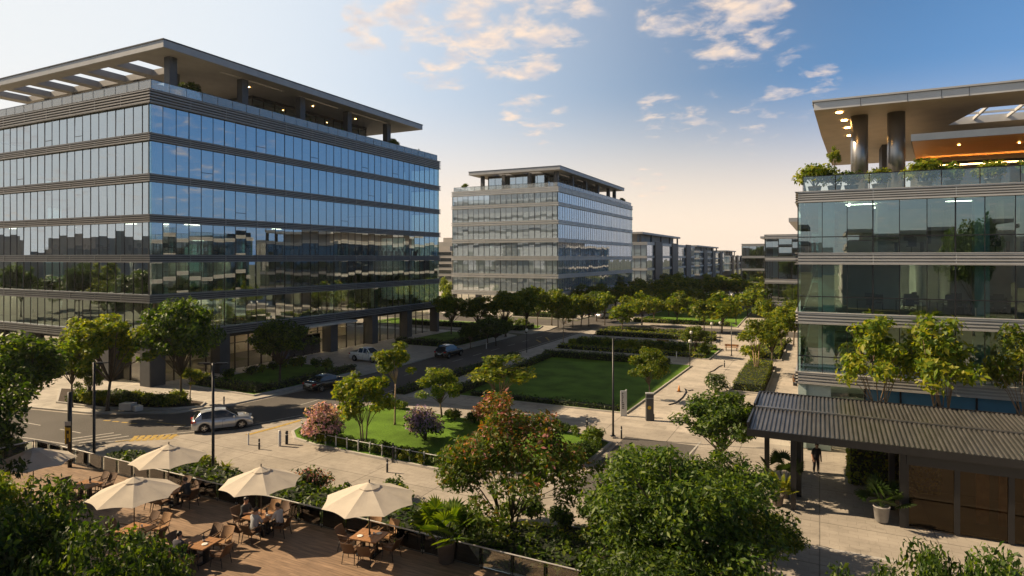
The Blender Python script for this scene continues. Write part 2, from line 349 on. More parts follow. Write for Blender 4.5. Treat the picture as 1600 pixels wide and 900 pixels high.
# clouds: noise on a flat layer overhead, gathered in a few patches of the sky
def pdir(px,py):
    return (CR*((px-CX)/F)+CF+Vector((0,0,(HY-py)/F))).normalized()
cz=mth('ADD',up,.12)
dv=N(t,'ShaderNodeCombineXYZ'); L(mth('DIVIDE',sx.outputs['X'],cz),dv.inputs[0]); L(mth('DIVIDE',sx.outputs['Y'],cz),dv.inputs[1])
n1=N(t,'ShaderNodeTexNoise',Scale=6.8,Detail=10.0,Roughness=.58,Distortion=.25); L(dv.outputs[0],n1.inputs['Vector'])
mask=None
for px,py,cosr,amp in ((690,70,.0045,1.15),(760,40,.0055,1.2),(820,75,.0035,1.05),(640,28,.002,1.1),(570,40,.0016,1.05),(880,12,.0028,1.0),(920,40,.0012,.8),(1060,14,.003,1.1),(1130,30,.0045,1.15),(1180,45,.003,1.0),(1120,75,.001,.5),(1245,132,.0022,.75),(1280,125,.001,.7),(1110,188,.0018,.65),(1180,195,.0016,.6),(1030,178,.0014,.8),(830,182,.0028,.8),(1015,288,.0010,.8),(1060,298,.0006,.5)):
    v=pdir(px,py); d=dot((v.x,v.y,v.z)); g=mth('MULTIPLY',smooth(d,1-cosr,1-cosr*.08),amp)
    mask=g if mask is None else mth('MAXIMUM',mask,g)
elsewhere=mth('MULTIPLY',smooth(dot((CF.x,CF.y,.2)),.5,.2),.55)
mask=mth('MAXIMUM',mask,elsewhere)
cl=mth('MULTIPLY',smooth(mth('ADD',n1.outputs['Fac'],mth('MULTIPLY',mask,.22)),.63,.88),smooth(mask,.1,.7))
n2=N(t,'ShaderNodeTexNoise',Scale=8.0,Detail=6.0,Roughness=.6); L(dv.outputs[0],n2.inputs['Vector'])
ccol=mixc(smooth(n2.outputs['Fac'],.35,.65),(7.6,6.9,6.9),(11.6,9.0,6.9))
c=mixc(mth('MULTIPLY',cl,.86),c,ccol)
L(c,bg.inputs['Color']); L(bg.outputs[0],wo.inputs[0])

ld=bpy.data.lights.new('sun','SUN'); ld.energy=5.0; ld.angle=math.radians(.5); ld.color=(1,.77,.50)
so=bpy.data.objects.new('sun',ld); so.rotation_euler=sund.to_track_quat('Z','Y').to_euler(); so.location=(-60,-10,60); COL.objects.link(so)
cd=bpy.data.cameras.new('camera'); cam=bpy.data.objects.new('camera',cd); COL.objects.link(cam); S.camera=cam
cam.location=(0,0,CH); cam.rotation_euler=(PI/2,0,YAW); cd.sensor_width=36; cd.lens=F/1600*36; cd.shift_y=-(450-HY)/1600; cd.clip_start=.1; cd.clip_end=6000
S.view_settings.view_transform='Standard'; S.view_settings.look='None'; S.view_settings.exposure=0.7; S.view_settings.gamma=1; S.view_settings.use_curve_mapping=False
try:
    S.cycles.use_denoising=True; S.cycles.denoiser='OPENIMAGEDENOISE'
except Exception: pass
S.cycles.max_bounces=10; S.cycles.transparent_max_bounces=16; S.cycles.glossy_bounces=5; S.cycles.diffuse_bounces=3; S.cycles.transmission_bounces=4
S.cycles.sample_clamp_indirect=6; S.cycles.caustics_reflective=False; S.cycles.caustics_refractive=False

# ---------------------------------------------------------------- the ground
struct('ground',MB().quad((-1500,-900,-.03),(1500,-900,-.03),(1500,2600,-.03),(-1500,2600,-.03)),M['ground'])
def sheet(name,poly,z,m): 
    mb=MB(); a=sum(poly[i][0]*poly[(i+1)%len(poly)][1]-poly[(i+1)%len(poly)][0]*poly[i][1] for i in range(len(poly)))
    p=poly if a>0 else poly[::-1]
    mb.add([(q[0],q[1],z) for q in p],[tuple(range(len(p)))]); return struct(name,mb,m)
def arc(cx,cy,r,a0,a1,n=8): return [(cx+r*math.cos(math.radians(a0+(a1-a0)*i/n)),cy+r*math.sin(math.radians(a0+(a1-a0)*i/n))) for i in range(n+1)]
def inset(poly,w):
    n=len(poly); out=[]
    a=sum(poly[i][0]*poly[(i+1)%n][1]-poly[(i+1)%n][0]*poly[i][1] for i in range(n))
    sg=1 if a>0 else -1
    for i in range(n):
        p0=Vector(poly[i-1][:2]); p1=Vector(poly[i][:2]); p2=Vector(poly[(i+1)%n][:2])
        e1=(p1-p0).normalized(); e2=(p2-p1).normalized()
        n1=Vector((-e1.y,e1.x))*sg; n2=Vector((-e2.y,e2.x))*sg; b=(n1+n2); 
        b=b/max(.3,b.length_squared)*2 if b.length>1e-6 else n1
        out.append((p1.x+b.x*w,p1.y+b.y*w))
    return out
def raised(name,poly,h,mtop,kerb=.16,z0=-.02,kh=.02):
    """a raised ground area with a kerb ring round it"""
    inn=inset(poly,kerb); n=len(poly)
    mb=MB(); a=sum(poly[i][0]*poly[(i+1)%n][1]-poly[(i+1)%n][0]*poly[i][1] for i in range(n))
    o=poly if a>0 else poly[::-1]; q=inn if a>0 else inn[::-1]
    mb.add([(p[0],p[1],h) for p in q],[tuple(range(n))],0); struct(name,mb,mtop)
    kb=MB(); H=h+kh
    for i in range(n):
        j=(i+1)%n
        kb.add([(o[i][0],o[i][1],z0),(o[j][0],o[j][1],z0),(o[j][0],o[j][1],H),(o[i][0],o[i][1],H),(q[i][0],q[i][1],H),(q[j][0],q[j][1],H),(q[j][0],q[j][1],z0),(q[i][0],q[i][1],z0)],
               [(0,1,2,3),(3,2,5,4),(4,5,6,7)],0)
    struct('kerb',kb,M['kerb'])
# paved square in front (light stone), promenade, roads
sheet('plaza',[(-62,-6),(60,-6),(60,46.2),(-62,46.2)],0.0,M['plaza'])
sheet('promenade',[(-36.6,46.2),(60,46.2),(60,140),(-36.6,140)],0.0,M['prom'])
road=[(-200,21.5),(-60,22.6),(-45.2,24),(-41.9,29),(-39.0,32.2),(-37.4,37.3),(-36.5,46),(-36.5,106),(0,109),(60,109),(60,117),(-36,116.5),(-36,260),(-44,260),(-44,118),(-200,118),(-200,108),(-44.2,108),(-44.2,58),(-44.6,45),(-45.6,37),(-47.5,33),(-54,29.6),(-62,28.2),(-200,26)]
sheet('road',road,.004,M['asphalt'])
sheet('shade_patch',[(-12.4,31.5),(-7.2,31.5),(-7.4,43.4),(-12.5,43.4)],.004,M['asphalt'])  # dark sheet painted where the paving only lies in shade
# pavements with kerbs round the left building
raised('pavement',[(-200,26.3),(-62,28.5),(-54,29.9),(-47.6,33.4),(-45.9,37.2),(-44.9,45),(-44.5,58),(-44.5,91),(-47,92.5),(-200,92.5)],.10,M['walk'],.2)
raised('pavement',[(-200,94),(-43.2,94),(-42.6,100),(-43.5,106.5),(-200,106.5)],.10,M['walk'],.2)
raised('pavement',[(-200,119.5),(-44.6,119.5),(-44.4,260),(-200,260)],.10,M['walk'],.2)
raised('pavement',[(-36.1,46.5),(-31.5,46.5),(-31.5,104),(-36.1,104)],.06,M['walk'],.16)
raised('pavement',[(-1.9,47),(60,47),(60,107),(-1.9,107)],.03,M['walk'],.1)
# beds (raised soil or turf)
isl=[(-35.5,35.4)]+[(-34.8,33.4),(-33.3,32.2),(-31,31.7),(-27.2,31.5),(-20.5,31.3),(-14.2,33.4),(-12.9,36.5),(-12.8,41.2),(-15,42.3),(-27,42.4),(-33.2,43.4),(-35,42.4),(-35.8,39)]
raised('lawn',isl,.12,M['lawn'],.18)
raised('lawn',[(-31,49.0),(-14.2,49.6),(-13.5,75.0),(-31.6,74.4)],.10,M['lawn'],.14)
raised('planting_bed',[(-33.6,80),(-12.4,80.4),(-12.2,90.6),(-34,90)],.12,M['lawn'],.15)
raised('planting_bed',[(-33.6,96.4),(-14,96.8),(-14,100.8),(-33.8,100.4)],.12,M['soil'],.15)
raised('lawn',[(-33.6,119.5),(-13.5,119.5),(-14.5,160),(-33.8,160)],.10,M['lawn'],.14)
raised('planting_bed',[(-7.8,62.3),(-4.5,62.3),(-4.5,78.3),(-8,78.6)],.14,M['soil'],.15)
raised('planting_bed',[(-7.9,83.5),(-4.2,83.5),(-4.1,101),(-8.1,101)],.14,M['soil'],.15)
raised('planting_bed',[(-60,30.6),(-54.3,31.2),(-48.8,33.6),(-47.2,35.3),(-48.2,36.5),(-56,36.2),(-66,34)],.22,M['soil'],.16)
raised('planting_bed',[(-56.8,40.5),(-46.6,40.2),(-46.0,46),(-46.2,54.6),(-56.8,54.8)],.22,M['lawn'],.16)
raised('planting_bed',[(-57,73.2),(-46.2,73.2),(-46,90),(-57,90)],.22,M['lawn'],.16)
raised('planting_bed',[(-80,95),(-46,95.4),(-44.6,100),(-46,105.2),(-80,105.2)],.22,M['lawn'],.16)
raised('planting_bed',[(-38.5,21.2),(-22.3,21.2),(-22.3,25.2),(-25,25),(-30,24.0),(-38.5,22.8)],.14,M['lawn'],.14)
raised('planting_bed',[(-22,21.2),(-7.2,21.2),(-7.2,12),(-3,12),(-3,27.6),(-8,28.6),(-14,26),(-22,25.2)],.12,M['soil'],.14)
raised('kerb_step',[(-2.6,20),(30,20),(30,30.6),(-2.6,30.6)],.06,M['plaza'],.25)
# timber terrace on a low wall
struct('terrace_deck',MB().box(-42.9,10,-.02,-7.5,20.85,.9),M['deck'])
struct('terrace_deck_edge',MB().box(-43.0,20.86,-.02,-7.5,20.98,.93).box(-43.05,10,-.02,-42.92,20.98,.93),M['kerb'])
# painted marks
def stripe(mb,a,b,w,z=.009):
    a=Vector((a[0],a[1],0)); b=Vector((b[0],b[1],0)); e=(b-a).normalized(); s=Vector((-e.y,e.x,0))*w/2
    mb.quad((a-s)+Vector((0,0,z)),(b-s)+Vector((0,0,z)),(b+s)+Vector((0,0,z)),(a+s)+Vector((0,0,z)))
def poly_stripe(mb,pts,w,z=.009):
    for a,b in zip(pts[:-1],pts[1:]): stripe(mb,a,b,w,z)
wl=MB()
poly_stripe(wl,[(-60,23.0),(-45.4,24.5),(-42.4,29.3),(-39.5,32.5),(-37.9,37.4),(-37.0,46),(-37.0,104)],.12)
for y in np.arange(40,104,5.0): stripe(wl,(-40.6,y),(-40.6,y+2.4),.11)
for k in range(5): stripe(wl,(-48.5-k*5,26.4-k*.18),(-51-k*5,26.3-k*.18),.11)
poly_stripe(wl,[(-44.1,30.6),(-41.6,31.6),(-39.7,34.2)],.1,.0095)
for k in range(3): stripe(wl,(-46.0-k*.9,24.9),(-44.6-k*.9,27.5),.16,.0095)
stripe(wl,at(1075,712),at(1095,690),.12)
stripe(wl,(-10,32.5),(-10,34.5),.1)
struct('road_marking',wl,M['white_paint'])
yl=MB()
a=at(205,690); 
for k in range(7): stripe(yl,at(205+k*10,690-k*.6),at(214+k*10,681-k*.4),.32,.010)
poly_stripe(yl,[at(180,690),at(280,681)],.14,.0105)
poly_stripe(yl,[at(385,680),at(430,668),at(472,656)],.35,.010)
for k in range(4): stripe(yl,at(162+k*14,657+k*1.5),at(172+k*14,657.5+k*1.5),.22,.010)
poly_stripe(yl,[at(245,660),at(290,665)],.12,.010)
stripe(yl,at(838,531),at(845,535),.3,.010); stripe(yl,at(853,527),at(858,532),.3,.010)
struct('road_marking',yl,M['yellow_paint'])
# evening air: an even haze round everything
hz=MB().box(-700,-620,-1.2,700,1500,60); ho=struct('haze',hz,[],kind='stuff')
m,t=newmat('haze'); out=N(t,'ShaderNodeOutputMaterial'); pv=N(t,'ShaderNodeVolumePrincipled'); pv.inputs['Color'].default_value=(.95,.93,.9,1); pv.inputs['Density'].default_value=.0001; pv.inputs['Anisotropy'].default_value=.3
t.links.new(pv.outputs[0],out.inputs['Volume']); ho.data.materials.append(m)
# ---------------------------------------------------------------- office buildings
class Face:
    def __init__(s,o,u,n,L): s.o=Vector(o); s.u=Vector(u); s.n=Vector(n); s.L=L
    def P(s,a,d,z): p=s.o+s.u*a+s.n*d; return (p.x,p.y,z)
    def box(s,mb,a0,a1,d0,d1,z0,z1,m=0):
        vs=[s.P(a0,d1,z0),s.P(a1,d1,z0),s.P(a1,d0,z0),s.P(a0,d0,z0),s.P(a0,d1,z1),s.P(a1,d1,z1),s.P(a1,d0,z1),s.P(a0,d0,z1)]
        fs=[(3,2,1,0),(4,5,6,7),(0,1,5,4),(1,2,6,5),(2,3,7,6),(3,0,4,7)]
        c=s.u.cross(Vector((0,0,1)))
        if c.dot(s.n)<0: fs=[f[::-1] for f in fs]
        mb.add(vs,fs,m)
    def pane(s,mb,a0,a1,d,z0,z1,rng,tilt=.0032,m=0):
        ta,tz=rng.gauss(0,tilt),rng.gauss(0,tilt); w,h=(a1-a0)/2,(z1-z0)/2
        q=[s.P(a0,d-ta*w-tz*h,z0),s.P(a1,d+ta*w-tz*h,z0),s.P(a1,d+ta*w+tz*h,z1),s.P(a0,d-ta*w+tz*h,z1)]
        if s.u.cross(Vector((0,0,1))).dot(s.n)<0: q=q[::-1]
        mb.add(q,[(0,1,2,3)],m)
def faces(x0,y0,x1,y1):
    return {'S':Face((x0,y0,0),(1,0,0),(0,-1,0),x1-x0),'E':Face((x1,y0,0),(0,1,0),(1,0,0),y1-y0),
            'N':Face((x1,y1,0),(-1,0,0),(0,1,0),x1-x0),'W':Face((x0,y1,0),(0,-1,0),(-1,0,0),y1-y0)}
def spans(L,pw):
    n=max(1,round(L/pw)); return [(L*i/n,L*(i+1)/n) for i in range(n)]
def office(name,label,x0,y0,x1,y1,bands,detailed,glass,bandm,slats,pw=1.45,seed=1,lit=(),dim=(),core=11,frame=.05,interior=True,plain=(),transom=None,blank=None):
    """bands: (z0,z1) of the louvred spandrels, top one the parapet; glass fills the gaps. detailed faces get fins, panes, frames."""
    name_='R' if glass is M['glass_c'] else ''
    rng=random.Random(seed); B=empty(name,((x0+x1)/2,(y0+y1)/2,0),label,'office building'); FC=faces(x0,y0,x1,y1)
    bands=sorted(bands); gaps=[(bands[i][1],bands[i+1][0]) for i in range(len(bands)-1)]
    for bi,(z0,z1) in enumerate(bands):
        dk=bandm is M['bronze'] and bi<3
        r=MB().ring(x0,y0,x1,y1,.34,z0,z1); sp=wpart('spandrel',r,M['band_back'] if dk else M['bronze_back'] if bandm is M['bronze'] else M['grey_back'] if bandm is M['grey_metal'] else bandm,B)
        h=z1-z0; n=slats+1 if bi==len(bands)-1 else slats; sl=MB()
        for k in range(n):
            zc=z0+h*(k+.5)/n; th=h/n*.22
            for f in detailed:
                F_=FC[f]; pr=.15
                F_.box(sl,-pr,F_.L+(pr if f!='S' else 0),.004,pr,zc-th,zc+th)
        for f in detailed:
            F_=FC[f]
            for a,b in spans(F_.L,pw*3)[1:]: F_.box(sl,a-.03,a+.03,.004,.13,z0+.05,z1-.05)
            F_.box(sl,-.2,F_.L+(.2 if f!='S' else 0),.004,.17,z1-.04,z1+.0); F_.box(sl,-.2,F_.L+(.2 if f!='S' else 0),.004,.17,z0-.0,z0+.04)
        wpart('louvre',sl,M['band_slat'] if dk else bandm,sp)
    for gi,(z0,z1) in enumerate(gaps):
        for f in FC:
            F_=FC[f]; det=f in detailed
            mb=MB(); fr=MB()
            for i,(a,b) in enumerate(spans(F_.L,pw if det else pw*2)):
                F_.pane(mb,a,b,-.16,z0,z1,rng)
                if det:
                    w=frame*(1.3 if i%3==0 else .7)*.5
                    F_.box(fr,a-w,a+w,-.24,-.125,z0,z1)
                    if rng.random()<.07: F_.box(fr,a+.08,b-.08,-.22,-.12,z0+(z1-z0)*.24-.025,z0+(z1-z0)*.24+.025)
                    if rng.random()<.05:
                        zz=z0+(z1-z0)*rng.uniform(.0,.35); F_.box(fr,a+.06,a+.22,-.30,-.17,zz,min(z1-.1,zz+(z1-z0)*rng.uniform(.4,.75)))
                    if transom: F_.box(fr,a+w,b-w,-.22,-.10,z0+transom-.03,z0+transom+.03)
            wn=wpart('ribbon_window',mb,glass,B)
            if det: wpart('window_frame',fr,M['dark_metal'],wn)
    if interior:
        for gi,(z0,z1) in enumerate(bands[:-1]):
            wpart('floor_slab',MB().box(x0+.36,y0+.36,z0+.2,x1-.36,y1-.36,z1-.08),[M['inceil']],B)
            wpart('floor_finish',MB().box(x0+.4,y0+.4,z1-.075,x1-.4,y1-.4,z1-.03),[M['infloor']],B)
        co=MB().box(x0+core,y0+core,.05,x1-core,y1-core,bands[-1][0])
        wpart('core_wall',co,M['inwall'],B)
        # columns, partitions, light strips on each floor behind the detailed faces
        for gi,(z0,z1) in enumerate(gaps):
            cm=MB(); pm=MB(); st=MB()
            for f in detailed:
                F_=FC[f]; n=int(F_.L/8.7)
                for k in range(n+1):
                    a=min(F_.L-1.6,1.6+k*8.7)
                    if gi==0: F_.box(cm,a-.38,a+.38,-2.2,-1.45,z0,bands[-1][0])
                    if rng.random()<.55:
                        a2=a+rng.uniform(1.5,6); 
                        if a2<F_.L-3: F_.box(pm,a2,a2+.12,-core+.1,-rng.uniform(2.6,4.5),z0,z1+.2)
                    if rng.random()<.4:
                        a2=a+rng.uniform(.5,4); a3=a2+rng.uniform(2,5)
                        if a3<F_.L-2: F_.box(pm,a2,a3,-rng.uniform(5.2,6.8),-5.0,z0,z1+.2)
                    if rng.random()<.18:
                        a2=a+1; F_.box(pm,a2,min(F_.L-1,a2+pw*rng.choice((1,1,2))),-.42,-.38,z0+.1,z1+.15,1)
                if gi in lit or gi in dim:
                    for k in range(int(F_.L/3)-2):
                        if rng.random()<(.7 if gi in lit else .3): F_.box(st,3+k*3,4.8+k*3,-3.3 if k%2 else -5.2,-3.15 if k%2 else -5.05,z1+.12,z1+.16)
            cm.v and wparts('column',cm,M['column'],B); wparts('partition',pm,[M['inwall'],M['pale_soffit']],B)
            if st.v: wparts('ceiling_light',st,(M['office_strip'] if name_=='R' else M['strip']) if gi in lit else M['strip_dim'],B)
    return B,FC,gaps,bands
def roof_deck(B,x0,y0,x1,y1,z,railh=1.05,skip=()):
    wpart('roof_deck',MB().box(x0+.36,y0+.36,z-.35,x1-.36,y1-.36,z-.12),M['concrete'],B)
    g=MB(); r=MB()
    for k,F_ in faces(x0+.3,y0+.3,x1-.3,y1-.3).items():
        for a,b in spans(F_.L,1.9):
            F_.box(g,a+.03,b-.03,-.012,.012,z-.1,z+railh-.05); F_.box(r,a-.02,a+.02,-.03,.03,z-.1,z+railh-.05)
        F_.box(r,0,F_.L,-.03,.03,z+railh-.05,z+railh)
    o=wpart('balustrade',g,M['clear'] if z<20 else M['frosted'],B); wpart('handrail',r,M['dark_metal'],o)
def canopy(B,name,xc,yc,holes,z0,z1,mats,lip=.08):
    """flat roof slab made of cells; holes = set of (i,j) cells left open"""
    mb=MB()
    for i in range(len(xc)-1):
        for j in range(len(yc)-1):
            if (i,j) in holes: continue
            mb.box(xc[i],yc[j],z0,xc[i+1],yc[j+1],z1-.1,1)
    mb.ring(xc[0]-.25,yc[0]-.25,xc[-1]+.25,yc[-1]+.25,.25,z0-.02,z1-.12,0)
    o=wpart(name,mb,mats,B)
    top=MB().ring(xc[0]-.33,yc[0]-.33,xc[-1]+.33,yc[-1]+.33,.6,z1-.115,z1)
    wpart('roof_edge',top,M['dark_metal'],o); return o
def penthouse(B,x0,y0,x1,y1,z0,z1,seed=3,lights=True):
    rng=random.Random(seed); g=MB(); fr=MB()
    for F_ in faces(x0,y0,x1,y1).values():
        for a,b in spans(F_.L,1.9):
            F_.pane(g,a,b,0,z0,z1,rng); F_.box(fr,a-.04,a+.04,-.1,.06,z0,z1)
        F_.box(fr,0,F_.L,-.1,.06,z1-.45,z1-.01)
    o=wpart('penthouse_glazing',g,M['glass_a'],B); wpart('window_frame',fr,M['dark_metal'],o)
    wpart('penthouse_core',MB().box(x0+3,y0+3,z0,x1-3,y1-3,z1-.02),M['inwall'],B)

# ---- left building
LX0,LY0,LX1,LY1=-104.0,38.4,-58.9,90.0
zb=[(4.42,5.30),(8.37,9.2),(12.37,13.16),(16.37,17.16),(20.37,21.16),(24.42,25.2),(28.1,29.5)]
LB,LF,LG,_=office('office_building','large glass office block on the left, seven louvred storeys under a flat overhanging roof',LX0,LY0,LX1,LY1,zb,('S','E'),M['glass_a'],M['bronze'],4,seed=11,lit=(0,),dim=(1,2))
roof_deck(LB,LX0,LY0,LX1,LY1,29.5)
xc=[-99.5]; 
for k in range(7): xc+= [-99.0+k*5.45+.9,-99.0+k*5.45+5.0]
xc+=[-62.6,-62.1,-60.3]; xc=sorted(set(xc)); yc=[40.8,42.2,46.6,48,49,53.5,58.5,61,69,71,80.5,83,86.3]
holes={(2*k+1,1) for k in range(6)}|{(2*k+1,4) for k in range(5)}
ix=[i for i in range(len(xc)-1) if abs(xc[i]+62.6)<.01][0]
holes|={(ix,4),(ix,5),(ix,7),(ix,9)}
canopy(LB,'roof_canopy',xc,yc,holes,34.45,35.3,[M['fascia'],M['pale_soffit']])
penthouse(LB,-95,58,-67.5,81,29.4,34.44)
cm=MB()
for y in (43.2,52.5,61.8,71.1,80.4): cm.box(-63.2,y-.45,29.4,-62.3,y+.45,34.45)
for x in (-68,-74.5,-81,-87.5,-94): cm.box(x-.45,46.75,29.4,x+.45,47.65,34.45)
wparts('roof_column',cm,M['dark_stone'],LB)
dl=MB()
for y in (55,66,75): dl.cyl(-64.6,y,34.40,34.44,.10,n=10)
wparts('downlight',dl,M['warm_lamp'],LB)
# ground floor: stone piers, shop glazing set back, entrance
gl=MB(); fr=MB(); pier=MB(); rng=random.Random(5)
for key in ('S','E'):
    F_=LF[key]; n=int(F_.L/7.4)
    for k in range(n+1):
        a=k*F_.L/n; F_.box(pier,max(0,a-.65) if k else 0,min(F_.L,a+.65) if k<n else F_.L,-1.6,-.05 if key=='S' else -.06,.1,4.34)
    for a,b in spans(F_.L-3,1.85):
        F_.pane(gl,a+1.5,b+1.5,-1.25,.15,3.9,rng); F_.box(fr,a+1.46,a+1.54,-1.33,-1.17,.1,3.9)
    F_.box(fr,1.2,F_.L-1.2,-1.35,-1.15,3.9,4.33)
    F_.box(fr,1.2,F_.L-1.2,-1.34,-1.16,3.05,3.12)
o=wpart('shop_window',gl,M['shop'],LB); wpart('window_frame',fr,M['dark_metal'],o)
wparts('stone_pier',pier,M['dark_stone'],LB)
wpart('lobby_floor',MB().box(LX0+1,LY0+1.4,.11,LX1-1.4,LY1-1,.14),M['infloor'],LB)
st=MB()
for k in (1,4,5,6,7,9):
    st.box(-64-.6*(k%2),LY0+4+k*4,4.25,-63.8-.6*(k%2),LY0+6.6+k*4,4.3); k!=5 and k%2 and st.box(LX1-6-k*4,43,4.25,LX1-3.6-k*4,43.2,4.3)
wparts('ceiling_light',st,M['lobby_strip'],LB)
dr=MB(); df=MB(); F_=LF['E']
for k in range(4):
    a=18.2+k*1.5; F_.box(dr,a+.05,a+1.45,-1.06,-1.03,.16,2.7); F_.box(df,a-.03,a+.03,-1.1,-.99,.12,2.8)
F_.box(df,18.2,24.2,-1.1,-.99,2.72,2.82)
o=wparts('entrance_door',dr,M['shop'],LB); wpart('door_frame',df,M['dark_metal'],o)
wpart('entrance_canopy',MB().box(-58.6,55.5,4.05,-56.9,66.5,4.3),M['grey_metal'],LB)

# ---- middle building
MX0,MY0,MX1,MY1=-80.1,128.0,-52.3,189.0
zb2=[(4.0,5.0),(8.1,9.1),(12.2,13.2),(16.3,17.2),(20.4,21.3),(24.5,25.3),(27.6,28.8)]
MBd,MF,MG,_=office('office_building','pale glass office block in the middle distance with a flat roof on columns',MX0,MY0,MX1,MY1,zb2,('S','E'),M['glass_b'],M['pale_metal'],2,seed=21,pw=1.5,dim=(1,0),core=8,frame=.09)
roof_deck(MBd,MX0,MY0,MX1,MY1,28.8)
canopy(MBd,'roof_canopy',[-78,-73,-68,-64.5,-60,-57.5,-56.8,-54],[133,134.5,138,141,150,153,162,165,174,185],{(1,1),(3,1),(5,3),(5,5),(5,7)},33.3,34.2,[M['fascia'],M['pale_soffit']])
penthouse(MBd,-75,137,-59.5,178,28.7,33.29,4)
cm=MB()
for y in (136,146,156,166,176,182): cm.box(-56.4,y-.45,28.7,-55.5,y+.45,33.3)
for x in (-76,-70,-63): cm.box(x-.4,135.5,28.7,x+.4,136.3,33.3)
wparts('roof_column',cm,M['dark_stone'],MBd)
gl=MB(); fr=MB(); pier=MB()
for key in ('S','E'):
    F_=MF[key]
    for a,b in spans(F_.L,2): F_.pane(gl,a,b,-1.2,.1,4,rng); F_.box(fr,a-.05,a+.05,-1.3,-1.1,.1,4)
    for a,b in spans(F_.L,7): F_.box(pier,a-.5 if a else 0,a+.5,-1.5,-.1,.1,3.99)
o=wpart('shop_window',gl,M['shop'],MBd); wpart('window_frame',fr,M['dark_metal'],o); wparts('stone_pier',pier,M['dark_stone'],MBd)
st=MB()
for k in range(9): st.box(MX1-5,132+k*6,3.9,MX1-4.7,135+k*6,3.95); 
for k in range(4): st.box(MX0+3+k*6,132,3.9,MX0+6+k*6,132.3,3.95)
wparts('ceiling_light',st,M['strip'],MBd)

# ---- right building
RX0,RY0,RX1,RY1=-1.3,45.7,38.0,100.0
zb3=[(4.46,5.24),(8.47,9.24),(12.43,13.2),(16.56,17.3)]
RB,RF,RG,_=office('office_building','near glass office block on the right with pale louvre bands and planted roof terrace',RX0,RY0,RX1,RY1,zb3,('S','W'),M['glass_c'],M['grey_metal'],4,seed=31,pw=1.48,lit=(1,),dim=(0,2),core=10,frame=.055,transom=1.05)
roof_deck(RB,RX0,RY0,RX1,RY1,17.3)
# main canopy: long west edge, slightly raked, with roof lights
z0,z1=22.8,23.45
mb=MB(); outl=[(-.35,46.3),(33,46.3),(33,76),(1.2,75.0)]
hole=[(9.6,50.5),(20,50.5),(20,56.0),(8.6,56.0)]
q=[(-.35,46.3),(33,46.3),(33,50.5),(-.15,50.5)]; mb.prism(q,z0,z1-.12,1,0)
mb.prism([(-.15,50.5),(9.6,50.5),(8.6,56.0),(.1,56.0)],z0,z1-.12,1,0); mb.prism([(20,50.5),(33,50.5),(33,56),(20,56)],z0,z1-.12,1,0)
mb.prism([(.1,56.0),(33,56.0),(33,76),(1.2,75)],z0,z1-.12,1,0)
mb.add([(p[0],p[1],z0) for p in [(-.35,46.3),(33,46.3),(33,50.5),(-.15,50.5)]],[(3,2,1,0)],1)
mb.add([(p[0],p[1],z0) for p in [(-.15,50.5),(9.6,50.5),(8.6,56.0),(.1,56.0)]],[(3,2,1,0)],1)
mb.add([(p[0],p[1],z0) for p in [(.1,56.0),(33,56.0),(33,76),(1.2,75)]],[(3,2,1,0)],1)
mb.add([(p[0],p[1],z0) for p in [(20,50.5),(33,50.5),(33,56),(20,56)]],[(3,2,1,0)],1)
o=wpart('roof_canopy',mb,[M['pale_metal'],M['soffit']],RB)
e=MB(); e.prism([(-.45,46.18),(33,46.18),(33,46.9),(-.4,46.9)],z1-.115,z1); e.prism([(-.45,46.9),(.3,46.9),(1.9,75),(1.1,75.1)],z1-.115,z1)
wpart('roof_edge',e,M['grey_metal'],o)
jn=MB()
for x in (2.4,5,6.8,8.2,11,14): jn.box(x-.012,46.285,z0+.01,x+.012,46.3,z1-.13)
wpart('panel_joint',jn,M['dark_metal'],o)
fr=MB()
for k in range(5): fr.obox((10.2+k*2.0,53.2,z1-.3),.12,5.6,.2,0,0)
for k in range(2): fr.box(9.2,52+k*2,z1-.34,20,52.12+k*2,z1-.2)
wpart('roof_light_frame',fr,M['pale_metal'],o)
cm=MB(); cm.cyl(2.5,49.6,17.15,z0,.54,n=28); cm.cyl(4.7,49.6,17.15,z0,.54,n=28); cm.cyl(14.5,49.6,17.15,z0,.54,n=28)
wparts('roof_column',cm,M['steel'],RB,smooth=True)
wparts('stair_wall',MB().box(4.9,63,17.15,5.7,66,z0),M['dark_stone'],RB)
lc=MB(); lc.prism([(5.35,47.8),(33,47.8),(33,59),(7.0,59)],20.5,20.95,0,0); lc.add([(5.4,47.85,20.49),(33,47.85,20.49),(33,59,20.49),(7,59,20.49)],[(3,2,1,0)],1)
wpart('terrace_canopy',lc,[M['grey_metal'],M['wood_soffit']],RB)
g=MB(); fr=MB(); F_=Face((6.8,56.5,0),(1,0,0),(0,-1,0),26)
for a,b in spans(26,2.1): F_.pane(g,a,b,0,17.15,20.48,rng); F_.box(fr,a-.05,a+.05,-.1,.06,17.15,20.48)
F_.box(fr,0,26,-.1,.05,19.9,20.48)
o=wpart('bar_glazing',g,M['shop'],RB); wpart('window_frame',fr,M['dark_metal'],o)
wpart('bar_wall',MB().box(7.2,62,17.15,33,62.3,20.48).box(6.9,56.8,17.15,7.1,62,20.48),M['inwall'],RB)
dl=MB()
for x,y in ((1.2,47.6),(1.6,50.5),(1.9,53.5),(2.2,57)): dl.cyl(x,y,z0-.05,z0-.005,.2,n=12)
for k in range(4): dl.cyl(8.4+k*3.4,50.6+.8*(k%2),20.44,20.485,.055,n=10)
wparts('downlight',dl,M['warm_lamp'],RB)
wpart('cove_lip',MB().box(7.2,55.9,19.84,32.5,55.95,20.06),M['dark_metal'],RB); wpart('cove_light',MB().box(7.2,56.15,19.86,32.5,56.22,19.9),emis('cove_light',(1,.55,.18),30),RB)
